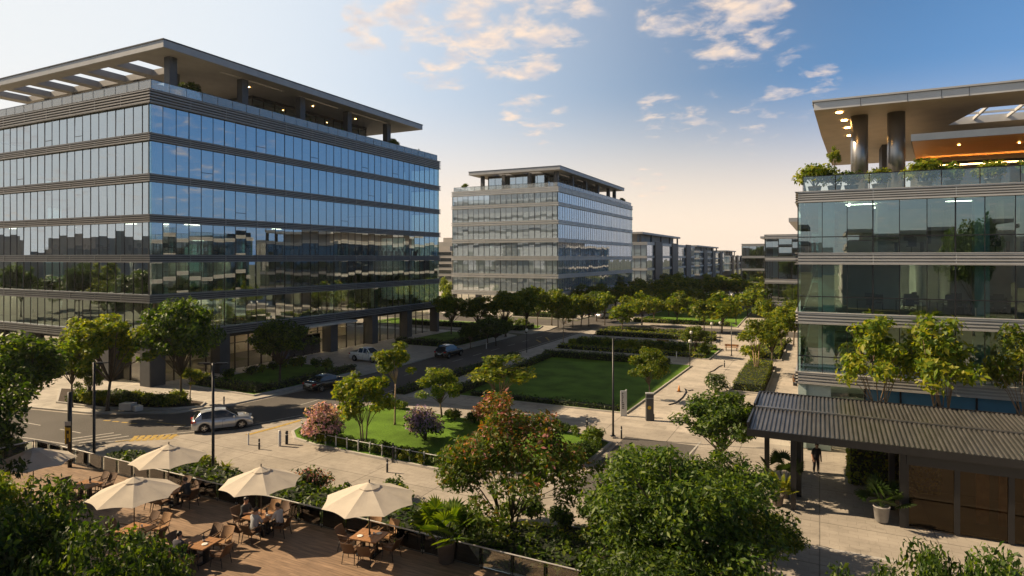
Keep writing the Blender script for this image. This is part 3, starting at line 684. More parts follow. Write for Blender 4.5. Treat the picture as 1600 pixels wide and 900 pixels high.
# ground floor of right building
pn=MB(); fr=MB(); F_=RF['S']
for i,(a,b) in enumerate(spans(F_.L,2.0)):
    if i in (0,): F_.box(pn,a+.0,b,-.6,-.35,.05,4.45,1); continue
    if i==1: continue
    F_.box(pn,a+.02,b-.02,-.55,-.40,.05,4.45,0); F_.box(fr,a-.05,a+.05,-.6,-.30,.05,4.45)
wpart('blue_wall_panel',pn,[M['blue_panel'],M['column']],RB); wpart('panel_frame',fr,M['dark_metal'],RB)
g=MB(); F_.pane(g,2,4,-.7,.05,4.45,rng); wpart('shop_window',g,M['shop'],RB)
g=MB(); F2=RF['W']
for a,b in spans(F2.L,2.0): F2.pane(g,a,b,-.5,.05,4.45,rng)
wpart('shop_window',g,M['glass_c'],RB)
dl=MB(); 
for k in range(3): dl.box(.9+k*.6,48+k,4.2,1.2+k*.6,48.4+k,4.3)
wparts('ceiling_light',dl,M['strip'],RB)

# ---- small far office blocks
def far_office(label,x0,y0,x1,y1,bands,can,glass,bandm,det,seed,pen=True):
    B,FC,_,_=office('office_building',label,x0,y0,x1,y1,bands,det,glass,bandm,1,pw=2.2,seed=seed,core=6,frame=.16)
    H=bands[-1][1]
    wpart('roof_deck',MB().box(x0+.36,y0+.36,H-.35,x1-.36,y1-.36,H-.12),M['concrete'],B)
    cx0,cy0,cx1,cy1,z=can
    wpart('roof_canopy',MB().box(cx0,cy0,z-.7,cx1,cy1,z),M['fascia'],B)
    p=MB(); ix0,iy0,ix1,iy1=cx0+2.5,cy0+2.5,cx1-2.5,cy1-2.5
    p.box(ix0,iy0,H-.1,ix1,iy1,z-.71); wpart('penthouse_wall',p,M['far_wall'],B)
    cm=MB()
    for k in range(5):
        y=cy0+1.2+k*(cy1-cy0-2.4)/4; cm.box(cx1-1.4,y-.3,H-.1,cx1-.8,y+.3,z-.7)
    wparts('roof_column',cm,M['dark_stone'],B)
    dk=MB()
    for k in range(3):
        y=y0+(y1-y0)*(.12+.32*k); dk.box(x1+.0,y,.1,x1+.45,y+(y1-y0)*.12,H+.3)
    wparts('stair_tower',dk,M['dark_stone'],B); return B
far_office('dark glass office block just beyond the pale middle building',-80,206,-52,294,[(4,5),(8.4,9.2),(12.6,13.4),(17.1,18.1)],(-78,208,-54,272,21.6),M['glass_b'],M['pale_metal'],('S','E'),41)
far_office('long low dark office block beyond two others on the left of the avenue',-80,308,-52,395,[(4,5),(8.4,9.2),(11.9,12.6),(15.2,16.1)],(-78,312,-54,385,18.9),M['glass_b'],M['pale_metal'],('S','E'),42)
far_office('small pale framed office block closing the end of the avenue',-40,440,-18,470,[(4,5.4),(8.6,9.6),(12.6,13.6),(17.6,19)],(-36,444,-26,468,21.5),M['shop'],M['pale_metal'],('S','E'),43)
far_office('far blue glass office block left of the near right building',-8.8,120,20,170,[(4,5),(8.2,9),(12.2,13),(16.2,17)],(-5.0,122,18,165,20.0),M['glass_a'],M['grey_metal'],('S','W'),44)
far_office('grey glass office block behind the far blue one',-22.3,210,10,260,[(4,5),(8.6,9.4),(12.6,13.4),(16.4,17.2)],(-17,212,8,255,19.6),M['glass_a'],M['grey_metal'],('S','W'),45)
far_office('pale distant office block at the far left end of the avenue',-78,420,-52,500,[(4,5),(8.4,9.2),(13.2,14)],(-75,424,-55,480,17.5),M['glass_b'],M['pale_metal'],('S','E'),46)
# hazy towers in the gap between left and middle buildings
for lab,px,d,top,w,dp in (('hazy grey apartment tower seen through the gap between the two big blocks',701,360,378,16,14),('hazy lower apartment block beside the tower in the gap',690,330,392,14,12)):
    p=at_d(px,d); z=zat(top,d); B=empty('apartment_block',(p.x,p.y,0),lab,'apartment block')
    wpart('wall',MB().box(p.x-w/2,p.y,0,p.x+w/2,p.y+dp,z).box(p.x-w/2+3,p.y+2,z,p.x+w/2-3,p.y+dp-2,z+2.5),M['far_wall'],B)
    g=MB()
    for k in range(int(z/3.2)): g.box(p.x-w/2+1,p.y-.12,1.2+k*3.2,p.x+w/2-1,p.y-.01,2.9+k*3.2); g.box(p.x+w/2+.01,p.y+1,1.2+k*3.2,p.x+w/2+.12,p.y+dp-1,2.9+k*3.2)
    wpart('window',g,M['car_glass'],B)
# the town around, seen in the reflections of the glass, plus an unseen block added for shade
sk=MB(); rng=random.Random(99)
for k in range(150):
    a=math.radians(rng.uniform(95,262)); r=rng.uniform(330,620); x,y=-math.sin(a)*r*-1,math.cos(a)*r
    x=-abs(math.sin(a))*r if a<PI else abs(math.sin(a))*r
    w=rng.uniform(14,40); h=rng.uniform(12,24)*(1 if rng.random()<.93 else 1.9); sk.box(x-w/2,y-w/2,0,x+w/2,y+w/2*rng.uniform(.5,1.2),h)
for x,y,w,d_,h in ((-34,-95,30,22,13),(6,-120,36,24,17),(50,-90,30,24,15),(-80,-120,30,26,19),(90,-60,26,40,15),(-82,-14,30,22,25)):  # last box is an unseen block added to shade the bottom left foliage
    sk.box(x,y,0,x+w,y+d_,h); sk.box(x+4,y+3,h,x+w-4,y+d_-3,h+3)
    for k in range(5): sk.box(x-.3,y-.3,3.2+k*4,x+w+.3,y+d_+.3,4.1+k*4)
struct('skyline_and_shade_block',sk,M['far_wall'],kind='stuff')
# ---------------------------------------------------------------- plants: prototypes
def leaf_mesh(name,C,O,size,rng,mats,midx=None,aspect=.5,droop=.25,up=.35):
    """one folded diamond leaf (two faces) per centre C, facing roughly along O"""
    n=len(C); nr=O*.55+rng.normal(size=(n,3))*.55+np.array([0,0,up]); nr/=np.linalg.norm(nr,axis=1)[:,None]+1e-9
    a=rng.normal(size=(n,3))+O*.7-np.array([0,0,droop]); a-=nr*(a*nr).sum(1)[:,None]; a/=np.linalg.norm(a,axis=1)[:,None]+1e-9
    b=np.cross(nr,a); s=(size*np.clip(rng.lognormal(-.05,.38,n),.4,1.55))[:,None]
    fold=nr*s*.08
    V=np.stack([C-a*s*.5,C+b*s*aspect*.5+fold-a*s*.05,C+a*s*.5,C-b*s*aspect*.5+fold-a*s*.05],1).reshape(-1,3)
    i=np.arange(n)*4; Fc=np.stack([np.stack([i,i+1,i+2],1),np.stack([i,i+2,i+3],1)],1).reshape(-1,3)
    me=bpy.data.meshes.new(name); me.vertices.add(len(V)); me.vertices.foreach_set('co',V.ravel().astype(np.float32))
    me.loops.add(len(Fc)*3); me.loops.foreach_set('vertex_index',Fc.ravel().astype(np.int32))
    me.polygons.add(len(Fc)); me.polygons.foreach_set('loop_start',np.arange(0,len(Fc)*3,3,dtype=np.int32)); me.polygons.foreach_set('loop_total',np.full(len(Fc),3,dtype=np.int32))
    for m in mats: me.materials.append(m)
    if midx is not None: me.polygons.foreach_set('material_index',np.repeat(midx,2).astype(np.int32))
    me.update(); me.validate(); return me
def unit(rng,n):
    d=rng.normal(size=(n,3)); return d/np.linalg.norm(d,axis=1)[:,None]
def crown_points(rng,n,ctr,rad,K,rc,flat=.75,hollow=.35):
    """leaves gathered in K uneven clumps inside an ellipsoid; returns points, outward directions and clump centres"""
    d=unit(rng,K); d[:,2]=np.where(d[:,2]<-.55,-d[:,2]*.6,d[:,2]); r=rng.uniform(hollow,1,K)**.6
    cc=ctr+d*r[:,None]*rad*rng.uniform(.58,1.18,K)[:,None]
    rk=rc*rng.uniform(.45,1.45,K); w=rk**2; k=rng.choice(K,n,p=w/w.sum())
    u=unit(rng,n); q=rng.uniform(0,1,n)**.42
    P=cc[k]+u*(q*rk[k])[:,None]*np.array([1,1,flat])
    O=u*.6+(P-ctr)/rad*.5; O/=np.linalg.norm(O,axis=1)[:,None]+1e-9
    return P,O,cc
def tree_proto(seed,H=8.0,R=2.8,fork=.28,n=6500,leaf=.30,K=38,rc=.85,mats=('leaf_mid','leaf_light'),mixp=.3,bark='bark',stems=1,trunk=.13,blossom=None,topgold=.0,base=.25,aspect=.5):
    rng=np.random.default_rng(seed); pr=random.Random(seed)
    ctr=np.array([0,0,H*(base+1)/2]); rad=np.array([R,R,H*(1-base)/2])
    P,O,cc=crown_points(rng,n,ctr,rad,K,rc)
    tb=MB(); fz=H*fork; tops=[]
    for s in range(stems):
        a=2*PI*s/stems+.5; off=Vector((math.cos(a),math.sin(a),0))*(.0 if stems==1 else .10)
        lean=Vector((pr.uniform(-.25,.25),pr.uniform(-.25,.25),0))+(off*6 if stems>1 else Vector((0,0,0)))
        f=Vector((0,0,fz))+lean*.7
        tb.tube([off,off+Vector((0,0,.25)),off*1.5+Vector((lean.x*.2,lean.y*.2,fz*.5)),f],[trunk*1.5,trunk*1.05,trunk*.85,trunk*.68],8)
        tops.append(f)
    sel=sorted(range(len(cc)),key=lambda i:pr.random())[:max(8,int(K*.5))]
    for i in sel:
        e=Vector(cc[i]); f=min(tops,key=lambda q:(q-e).length)
        mid=f.lerp(e,.5)+Vector((pr.uniform(-.2,.2),pr.uniform(-.2,.2),.25)); tb.tube([f-Vector((0,0,.06)),mid,e],[trunk*.48,trunk*.28,trunk*.07],5)
        for q in range(2):
            e2=e+Vector((pr.uniform(-1,1),pr.uniform(-1,1),pr.uniform(-.1,.8)))*rc*.8; tb.tube([mid.lerp(e,.5),e2],[trunk*.16,trunk*.04],4)
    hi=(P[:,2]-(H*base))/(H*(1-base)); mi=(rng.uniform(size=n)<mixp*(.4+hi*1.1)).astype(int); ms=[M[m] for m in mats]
    if blossom:
        ms+= [M[b] for b in blossom]; bm=(rng.uniform(size=n)<np.clip((hi-.55)*1.4,0,.42)*(0.35+.65*(np.sin(P[:,0]*2.1+seed)*np.sin(P[:,1]*1.9)>-.1)))
        mi=np.where(bm,len(mats)+rng.integers(0,len(blossom),n),mi)
    return [('trunk',tb.mesh('trunk',M[bark],True)),('crown',leaf_mesh('crown',P,O,leaf,rng,ms,mi,aspect))]
TP={}
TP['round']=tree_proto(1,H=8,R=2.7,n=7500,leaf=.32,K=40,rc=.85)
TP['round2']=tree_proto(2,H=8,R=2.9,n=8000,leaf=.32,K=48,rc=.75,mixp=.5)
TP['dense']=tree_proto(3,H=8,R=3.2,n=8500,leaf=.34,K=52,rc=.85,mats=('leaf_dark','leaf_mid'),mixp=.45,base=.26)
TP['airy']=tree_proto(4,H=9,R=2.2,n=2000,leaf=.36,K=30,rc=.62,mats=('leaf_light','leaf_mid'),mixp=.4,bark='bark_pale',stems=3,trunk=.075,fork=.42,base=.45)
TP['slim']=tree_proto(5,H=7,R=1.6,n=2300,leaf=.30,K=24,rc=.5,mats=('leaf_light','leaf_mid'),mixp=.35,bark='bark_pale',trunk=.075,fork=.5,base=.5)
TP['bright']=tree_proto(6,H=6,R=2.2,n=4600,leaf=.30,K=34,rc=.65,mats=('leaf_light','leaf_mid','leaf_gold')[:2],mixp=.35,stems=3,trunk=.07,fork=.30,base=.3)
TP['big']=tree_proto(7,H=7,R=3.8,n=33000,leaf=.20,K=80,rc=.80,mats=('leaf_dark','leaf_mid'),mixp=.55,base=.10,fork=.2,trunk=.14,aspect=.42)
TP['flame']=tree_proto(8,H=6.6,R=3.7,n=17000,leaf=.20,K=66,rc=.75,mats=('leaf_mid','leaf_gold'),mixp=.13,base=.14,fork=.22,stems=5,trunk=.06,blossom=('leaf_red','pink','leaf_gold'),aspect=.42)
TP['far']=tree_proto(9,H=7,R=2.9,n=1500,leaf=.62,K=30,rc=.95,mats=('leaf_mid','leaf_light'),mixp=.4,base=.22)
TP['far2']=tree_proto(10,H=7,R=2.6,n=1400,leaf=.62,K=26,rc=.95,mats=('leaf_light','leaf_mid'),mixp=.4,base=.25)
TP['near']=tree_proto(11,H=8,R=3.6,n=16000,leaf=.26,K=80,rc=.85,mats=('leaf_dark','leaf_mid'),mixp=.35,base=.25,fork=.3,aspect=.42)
TP['near2']=tree_proto(12,H=8,R=3.0,n=9000,leaf=.30,K=46,rc=.75,mats=('leaf_mid','leaf_light'),mixp=.35,base=.3,aspect=.36)
def bush_proto(seed,n=1100,leaf=.17,R=.6,H=.9,mats=('leaf_mid','leaf_light'),mixp=.25,K=16,rc=.28,blossom=None,bp=.5):
    rng=np.random.default_rng(seed); P,O,cc=crown_points(rng,n,np.array([0,0,H*.5]),np.array([R,R,H*.52]),K,rc,.9,.2)
    P[:,2]=np.abs(P[:,2])+.02; mi=(rng.uniform(size=n)<mixp).astype(int); ms=[M[m] for m in mats]
    if blossom:
        ms+=[M[b] for b in blossom]; rr=np.linalg.norm((P-np.array([0,0,H*.45]))/np.array([R,R,H*.5]),axis=1)
        mi=np.where((rng.uniform(size=n)<bp)&(P[:,2]>H*.3)&(rr>.55),len(mats)+rng.integers(0,len(blossom),n),mi)
    tb=MB(); pr=random.Random(seed)
    for i in range(min(7,K)): tb.tube([(0,0,0),Vector(cc[i])*.5+Vector((0,0,.05)),cc[i]],[.03*R/.6,.018,.006],5)
    return [('stem',tb.mesh('stem',M['bark'],True)),('foliage',leaf_mesh('foliage',P,O,leaf,rng,ms,mi))]
BP={}
BP['green']=bush_proto(20); BP['green2']=bush_proto(21,mats=('leaf_dark','leaf_mid'),mixp=.4); BP['bright']=bush_proto(22,mats=('leaf_light','leaf_mid'))
BP['coral']=bush_proto(33,n=4200,leaf=.19,R=1.5,H=2.6,K=30,rc=.5,mats=('leaf_mid','leaf_gold'),blossom=('pink','leaf_red'),bp=.6)
BP['pink']=bush_proto(23,n=4200,leaf=.20,R=1.5,H=2.6,K=30,rc=.5,mats=('leaf_dark','leaf_mid'),blossom=('pale_pink',),bp=.72)
BP['white']=bush_proto(26,n=2600,leaf=.20,R=1.2,H=1.9,K=24,rc=.42,mats=('leaf_dark','leaf_mid'),blossom=('white_bloom',),bp=.16)
BP['lilac']=bush_proto(24,n=4200,leaf=.19,R=1.4,H=2.5,K=30,rc=.5,mats=('leaf_dark','leaf_mid'),blossom=('lilac',),bp=.6)
BP['rose']=bush_proto(25,n=2600,leaf=.17,R=1.2,H=1.6,K=24,rc=.42,mats=('leaf_dark','leaf_mid'),blossom=('pink',),bp=.22)
def spiky_proto(seed,n=46,Lf=.7,w=.05,mats='leaf_mid',up=.5):
    pr=random.Random(seed); mb=MB()
    for i in range(n):
        a=pr.uniform(0,2*PI); e=pr.uniform(.15,1.25); d=Vector((math.cos(a)*math.cos(e),math.sin(a)*math.cos(e),math.sin(e))); s=Vector((-math.sin(a),math.cos(a),0))*w
        l=Lf*pr.uniform(.7,1.2); p0=Vector((0,0,.03)); p1=d*l*.55+Vector((0,0,.05)); p2=d*l+Vector((0,0,-.12*l))
        mb.add([p0-s*.4,p0+s*.4,p1+s,p1-s,p2],[(0,1,2,3),(3,2,4)])
    return [('foliage',mb.mesh('foliage',M[mats]))]
BP['spiky']=spiky_proto(30); BP['spiky2']=spiky_proto(31,60,.55,.035,'leaf_light')
def fan_palm_parts(seed,nl=16,stem=.75,R=.62,mat='leaf_mid',up=1.0):
    pr=random.Random(seed); mb=MB(); st=MB()
    for i in range(nl):
        a=2*PI*i*.382+pr.uniform(-.2,.2); e=pr.uniform(.35,1.35)*up
        d=Vector((math.cos(a)*math.cos(e),math.sin(a)*math.cos(e),math.sin(e))); h=d*stem*pr.uniform(.8,1.2)
        st.tube([(0,0,0),h*.5+Vector((0,0,.04)),h],[.016,.012,.01],4)
        s=Vector((-math.sin(a),math.cos(a),0)); u=d.cross(s).normalized(); r=R*pr.uniform(.8,1.15)
        for k in range(15):
            th=(k-7)/7*1.75; q=(d*math.cos(th)+s*math.sin(th)); tip=h+q*r*(1-.15*abs(th)/1.7)-Vector((0,0,.12*r))-u*.02
            wv=(s*math.cos(th)-d*math.sin(th))*r*.085; m_=h+q*r*.5
            mb.add([h,m_-wv,tip,m_+wv],[(0,1,2,3)])
    return st,mb
def potted_palm(name,loc,label,potr=.32,poth=.75,nl=18,stem=.9,R=.8,seed=1,mat='leaf_mid',pot='pot'):
    B=empty(name,loc,label,'potted plant')
    pb=MB().lathe((0,0,0),[(potr*.72,0),(potr*.8,.02),(potr,poth),(potr*1.08,poth+.01),(potr*1.08,poth+.05),(potr*.9,poth+.05),(potr*.88,poth-.04),(.001,poth-.04)],24)
    link(bpy.data.objects.new('pot',pb.mesh('pot',M[pot],True)),B)
    st,fb=fan_palm_parts(seed,nl,stem,R,mat)
    for nm,q,m in (('stem',st,'leaf_dark'),('leaf_fan',fb,mat)):
        o=link(bpy.data.objects.new(nm,q.mesh(nm,M[m])),B); o.location=(0,0,poth-.02)
    return B
def potted_bush(loc,label,s=.8,proto='green',pot='pot_grey',poth=.55,potr=.38):
    B=empty('potted_shrub',loc,label,'potted plant')
    pb=MB().lathe((0,0,0),[(potr*.75,0),(potr,poth),(potr*1.06,poth),(potr*1.06,poth+.04),(potr*.9,poth+.04),(.001,poth)],18)
    link(bpy.data.objects.new('pot',pb.mesh('pot',M[pot],True)),B)
    for nm,me in BP[proto]:
        o=link(bpy.data.objects.new(nm,me),B); o.location=(0,0,poth-.05); o.scale=(s,s,s)
    return B
def hedge(poly,h,label,z=.1,leaf=.13,dens=70,mats=('leaf_mid','leaf_light'),mixp=.3,seed=1,group=None,name='hedge',rough=.13,core='hedge_core'):
    """clipped planting: dark twiggy core with leaves over its top and sides"""
    rng=np.random.default_rng(seed); c=MB().prism(inset(poly,.10),z,z+h-.08)
    n=len(poly); a=abs(sum(poly[i][0]*poly[(i+1)%n][1]-poly[(i+1)%n][0]*poly[i][1] for i in range(n))/2)
    xs=[p[0] for p in poly]; ys=[p[1] for p in poly]; pts=[];od=[]
    m=int(a*dens*1.0); Q=rng.uniform(size=(m*4,2))*np.array([max(xs)-min(xs),max(ys)-min(ys)])+np.array([min(xs),min(ys)])
    ins=np.zeros(len(Q),bool)
    for i in range(n):
        x0,y0=poly[i][:2]; x1,y1=poly[(i+1)%n][:2]
        cnd=((y0>Q[:,1])!=(y1>Q[:,1]))&(Q[:,0]<(x1-x0)*(Q[:,1]-y0)/((y1-y0) if abs(y1-y0)>1e-9 else 1e-9)+x0); ins^=cnd
    Q=Q[ins][:m]; bump=.5*np.sin(Q[:,0]*2.3+seed)*np.sin(Q[:,1]*2.9)+.5*np.sin(Q[:,0]*5.1+1)*np.cos(Q[:,1]*4.3)
    pts.append(np.column_stack([Q,z+h+bump*rough+rng.normal(size=len(Q))*.06])); od.append(np.tile([0,0,1.0],(len(Q),1)))
    for i in range(n):
        p=np.array(poly[i][:2]); q=np.array(poly[(i+1)%n][:2]); l=np.linalg.norm(q-p); k=int(l*h*dens*1.1)
        if k<1: continue
        t_=rng.uniform(size=k); e=(q-p)/l; nn=np.array([e[1],-e[0]])
        ar=sum(poly[j][0]*poly[(j+1)%n][1]-poly[(j+1)%n][0]*poly[j][1] for j in range(n)); nn=nn*(1 if ar>0 else -1)
        xy=p+np.outer(t_,q-p)+nn*(rng.normal(size=k)*.05)[:,None]; pts.append(np.column_stack([xy,z+rng.uniform(0,h,k)])); od.append(np.tile([nn[0],nn[1],.2],(k,1)))
    P=np.vstack(pts); O=np.vstack(od); mi=(rng.uniform(size=len(P))<mixp).astype(int)
    cx,cy=np.mean(xs),np.mean(ys); B=empty(name,(cx,cy,z),label,'hedge' if 'hedge' in name else 'planting',group)
    P=P-np.array([cx,cy,z])
    wpart('branches',c,M[core],B); link(bpy.data.objects.new('foliage',leaf_mesh('foliage',P,O,leaf,rng,[M[q] for q in mats],mi)),B)
    return B
# ---------------------------------------------------------------- cars (nose towards +X)
def lerp_prof(pr,x):
    for (a,za),(b,zb_) in zip(pr[:-1],pr[1:]):
        if a<=x<=b: 
            t_=(x-a)/(b-a); return za+(zb_-za)*t_
    return pr[0][1] if x<pr[0][0] else pr[-1][1]
def car_proto(paint,kind='suv'):
    if kind=='suv':
        Lh=2.25; Wd=.91; wr=.35; wx=(-1.33,1.38); top=[(-2.25,.62),(-2.2,.86),(-2.1,1.0),(-1.9,1.06),(.95,1.03),(1.6,.98),(2.0,.86),(2.2,.68),(2.25,.5)]
        cab=[(-2.05,1.05),(-1.62,1.52),(-1.2,1.62),(-.2,1.66),(.25,1.60),(1.15,1.03)]; side=(-1.75,.95); pill=[(-1.75,-1.55),(-.72,-.62),(.22,.30)]
    elif kind=='pickup':
        Lh=2.4; Wd=.93; wr=.37; wx=(-1.4,1.5); top=[(-2.4,.62),(-2.38,1.06),(-2.2,1.10),(-.95,1.10),(1.05,1.10),(1.8,1.04),(2.2,.92),(2.36,.7),(2.4,.5)]
        cab=[(-1.02,1.1),(-.85,1.62),(-.5,1.72),(.1,1.70),(.45,1.62),(1.15,1.09)]; side=(-.95,1.0); pill=[(-.95,-.82),(-.15,-.05),(.40,.48)]
    else:
        Lh=2.35; Wd=.90; wr=.34; wx=(-1.38,1.42); top=[(-2.35,.6),(-2.3,.86),(-2.1,.98),(-1.5,1.0),(1.0,.98),(1.7,.9),(2.1,.78),(2.3,.6),(2.35,.45)]
        cab=[(-1.75,.99),(-1.0,1.38),(-.4,1.46),(.0,1.45),(.3,1.40),(1.15,.97)]; side=(-1.45,.9); pill=[(-1.45,-1.1),(-.5,-.42),(.28,.35)]
    xs=sorted(set([round(-Lh+i*2*Lh/56,4) for i in range(57)]+[Lh-.03,-Lh+.03]))
    body=MB(); rows=[]
    for x in xs:
        zl=.24
        for w in wx:
            dx=abs(x-w); R=wr+.07
            if dx<R: zl=max(zl,.34+math.sqrt(R*R-dx*dx)-.02)
        e=max(0,(abs(x)-(Lh-.55))/.55); w=Wd*(1-.20*e**2.2); zt=lerp_prof(top,x); zs=max(zl+.03,zt-.13); zm=max(zl+.015,min(.62,zt-.2))
        hf=[(w*.90,zl),(w*.985,max(zl+.01,zl*.4+zm*.6)),(w,zm if zm>zl+.012 else zl+.02),(w*.975,zs),(w*.86,zt),(w*.45,zt+.025)]
        r=[(x,-y,z) for y,z in hf]+[(x,0,zt+.032)]+[(x,y,z) for y,z in reversed(hf)]; rows.append(r)
    k=len(rows[0]); body.v=[p for r in rows for p in r]
    for i in range(len(rows)-1):
        for j in range(k-1): body.f.append((i*k+j,(i+1)*k+j,(i+1)*k+j+1,i*k+j+1)); body.m.append(0)
    body.f.append(tuple(range(k))); body.m.append(0); body.f.append(tuple((len(rows)-1)*k+j for j in reversed(range(k)))); body.m.append(0)
    body.box(-Lh+.3,-Wd*.82,.22,Lh-.3,Wd*.82,.5,1)
    # cabin: roof and pillars in paint, windows as parts
    x0,x1=cab[0][0],cab[-1][0]; cx=sorted(set([x0+(x1-x0)*i/36 for i in range(37)])); cr=MB(); rows=[]
    for x in cx:
        zr=lerp_prof(cab,x); zb=1.0 if kind!='sedan' else .94; zb=min(lerp_prof(top,x)-.01,zr-.005); hgt=(zr-zb); w0=Wd*.86; w1=w0-.26*hgt/.6
        hf=[(w0,zb),(w1+.03,zr-.05*min(1,hgt*3)),(w1-.06,zr-.008),(w1*.5,zr+.015)]
        rows.append([(x,-y,z) for y,z in hf]+[(x,0,zr+.02)]+[(x,y,z) for y,z in reversed(hf)])
    k=len(rows[0]); gl=MB(); roof=MB()
    zmax=max(z for _,z in cab)
    for i in range(len(rows)-1):
        xm=(cx[i]+cx[i+1])/2; zr=lerp_prof(cab,xm); slope=abs(lerp_prof(cab,cx[i+1])-lerp_prof(cab,cx[i]))/(cx[i+1]-cx[i])
        for j in range(k-1):
            q=[rows[i][j],rows[i+1][j],rows[i+1][j+1],rows[i][j+1]]
            if j in (0,k-2): g=side[0]<xm<side[1] and not any(a<xm<b for a,b in pill)
            elif j in (1,k-3): g=False
            else: g=slope>.42
            (gl if g else roof).add(q,[(0,1,2,3)])
    tyre=MB(); n=24
    prof=[(wr*.62,-.11),(wr*.93,-.115),(wr,-.07),(wr,.07),(wr*.93,.115),(wr*.62,.11)]
    def wheel(mb,prof):
        vs=[];fs=[];kk=len(prof)
        for i in range(n):
            a=2*PI*i/n
            for r,y in prof: vs.append((r*math.cos(a),y,r*math.sin(a)))
        for i in range(n):
            j=(i+1)%n
            for q in range(kk-1): fs.append((i*kk+q,i*kk+q+1,j*kk+q+1,j*kk+q))
        mb.add(vs,fs)
    wheel(tyre,prof); rim=MB(); wheel(rim,[(wr*.64,.09),(wr*.6,.075),(wr*.56,.05)]); wheel(rim,[(wr*.64,-.09),(wr*.6,-.075),(wr*.56,-.05)])
    for sgn in (-1,1):
        for s in range(5):
            a=2*PI*s/5; rim.obox((math.cos(a)*wr*.3,sgn*.085,math.sin(a)*wr*.3),wr*.62,.02,.07,0,0,0,-a)
        rim.tube([(0,sgn*.05,0),(0,sgn*.1,0)],wr*.12,10)
    hub=MB(); hub.tube([(0,-.08,0),(0,.08,0)],wr*.57,18)
    mt=tyre.mesh('tyre',M['tyre'],True); mr=rim.mesh('rim',M['rim']); mh=hub.mesh('brake_disc',M['trim'])
    parts=[('body',body.mesh('body',[M[paint],M['trim']],True),[]),('roof',roof.mesh('roof',M[paint],True),[]),('window',gl.mesh('window',M['car_glass'],True),[])]
    wheels=[((w,s*(Wd-.11),wr),) for w in wx for s in (-1,1)]
    extras=[]
    for s in (-1,1):
        h=MB().obox((Lh-.13,s*Wd*.66,.72 if kind!='sedan' else .64),.16,.34,.14,s*-.5); extras.append(('headlight',h.mesh('headlight',M['head'])))
        tl=MB().obox((-Lh+.10,s*Wd*.78,.88 if kind!='sedan' else .8),.16,.20,.17,s*.45); tl.obox((-Lh+.24,s*Wd*.90,.90 if kind!='sedan' else .82),.20,.10,.12,s*.12); extras.append(('taillight',tl.mesh('taillight',M['tail'])))
        mi=MB().obox((.82,s*(Wd+.08),1.06),.12,.17,.13); extras.append(('mirror',mi.mesh('mirror',M[paint])))
        for xh in (-.45,.35): extras.append(('door_handle',MB().obox((xh-.25,s*(Wd*.985),.86),.18,.03,.03).mesh('door_handle',M['trim'])))
        extras.append(('door_seam',MB().obox((-.02,s*(Wd*.995),.62),.012,.012,.55).obox((-1.0,s*(Wd*.993),.62),.012,.012,.5).obox((.95,s*(Wd*.995),.62),.012,.012,.5).mesh('door_seam',M['trim'])))
    extras.append(('number_plate',MB().obox((-Lh-.005,0,.66),.02,.46,.11).mesh('number_plate',M['white'])))
    extras.append(('bumper',MB().obox((-Lh+.05,0,.38),.12,Wd*1.5,.16).obox((Lh-.06,0,.36),.12,Wd*1.4,.14).mesh('bumper',M['trim'])))
    extras.append(('grille',MB().obox((Lh-.02,0,.60),.06,.8,.14).mesh('grille',M['trim'])))
    if kind=='pickup': extras.append(('load_bed',MB().box(-2.25,-.72,1.09,-1.05,.72,1.135).mesh('load_bed',M['trim'])))
    return parts,(mt,mr,mh),wheels,extras
CARS={}
def car(kind,paint,loc,rz,label,cat='car',name='parked_car',group=None):
    key=(kind,paint)
    if key not in CARS: CARS[key]=car_proto(paint,kind)
    parts,(mt,mr,mh),wheels,extras=CARS[key]
    B=empty(name,loc,label,cat,group,rz)
    for nm,me,_ in parts: link(bpy.data.objects.new(nm,me),B)
    for (p,) in wheels:
        w=bpy.data.objects.new('wheel',mt); w.location=p; link(w,B)
        for nm,me in (('rim',mr),('brake_disc',mh)): link(bpy.data.objects.new(nm,me),w)
    for nm,me in extras: link(bpy.data.objects.new(nm,me),B)
    return B

# ---------------------------------------------------------------- terrace furniture
def chair_proto(mat='wicker'):
    out=[]
    s=MB().box(-.25,-.24,.40,.25,.25,.46); s.box(-.22,-.20,.46,.22,.22,.50); out.append(('seat',s.mesh('seat',M[mat])))
    b=MB(); 
    rows=[]
    for i in range(6):
        z=.46+i*.09; y=-.24-.055*i*.9; c=[]
        for j in range(7):
            x=-.26+j*.52/6; c.append((x,y+.05*(abs(x)/.26)**2,z))
        rows.append(c)
    vs=[p for r in rows for p in r]; nb=len(vs); vs+= [(x,y-.03,z) for x,y,z in vs]
    fs=[]
    for i in range(5):
        for j in range(6):
            q=(i*7+j,i*7+j+1,(i+1)*7+j+1,(i+1)*7+j); fs.append(q); fs.append(tuple(nb+k for k in reversed(q)))
    fs+= [(35+j,35+j+1,nb+35+j+1,nb+35+j) for j in range(6)]+[(i*7,(i+1)*7,nb+(i+1)*7,nb+i*7) for i in range(5)]+[(i*7+6,nb+i*7+6,nb+(i+1)*7+6,(i+1)*7+6) for i in range(5)]
    b.add(vs,fs); out.append(('backrest',b.mesh('backrest',M[mat])))
    for sx_ in (-1,1):
        a=MB().tube([(sx_*.27,.22,.44),(sx_*.285,.22,.66),(sx_*.285,.0,.67),(sx_*.27,-.30,.68)],[.02,.022,.024,.02],6); out.append(('armrest',a.mesh('armrest',M[mat],True)))
        for y0,y1 in ((.21,.25),(-.22,-.30)):
            l=MB().tube([(sx_*.235,y0,.42),(sx_*.265,y1,0)],[.02,.014],6); out.append(('leg',l.mesh('leg',M['dark_metal'],True)))
    return out
CH_DARK,CH_TAN=chair_proto('wicker'),chair_proto('wicker_tan')
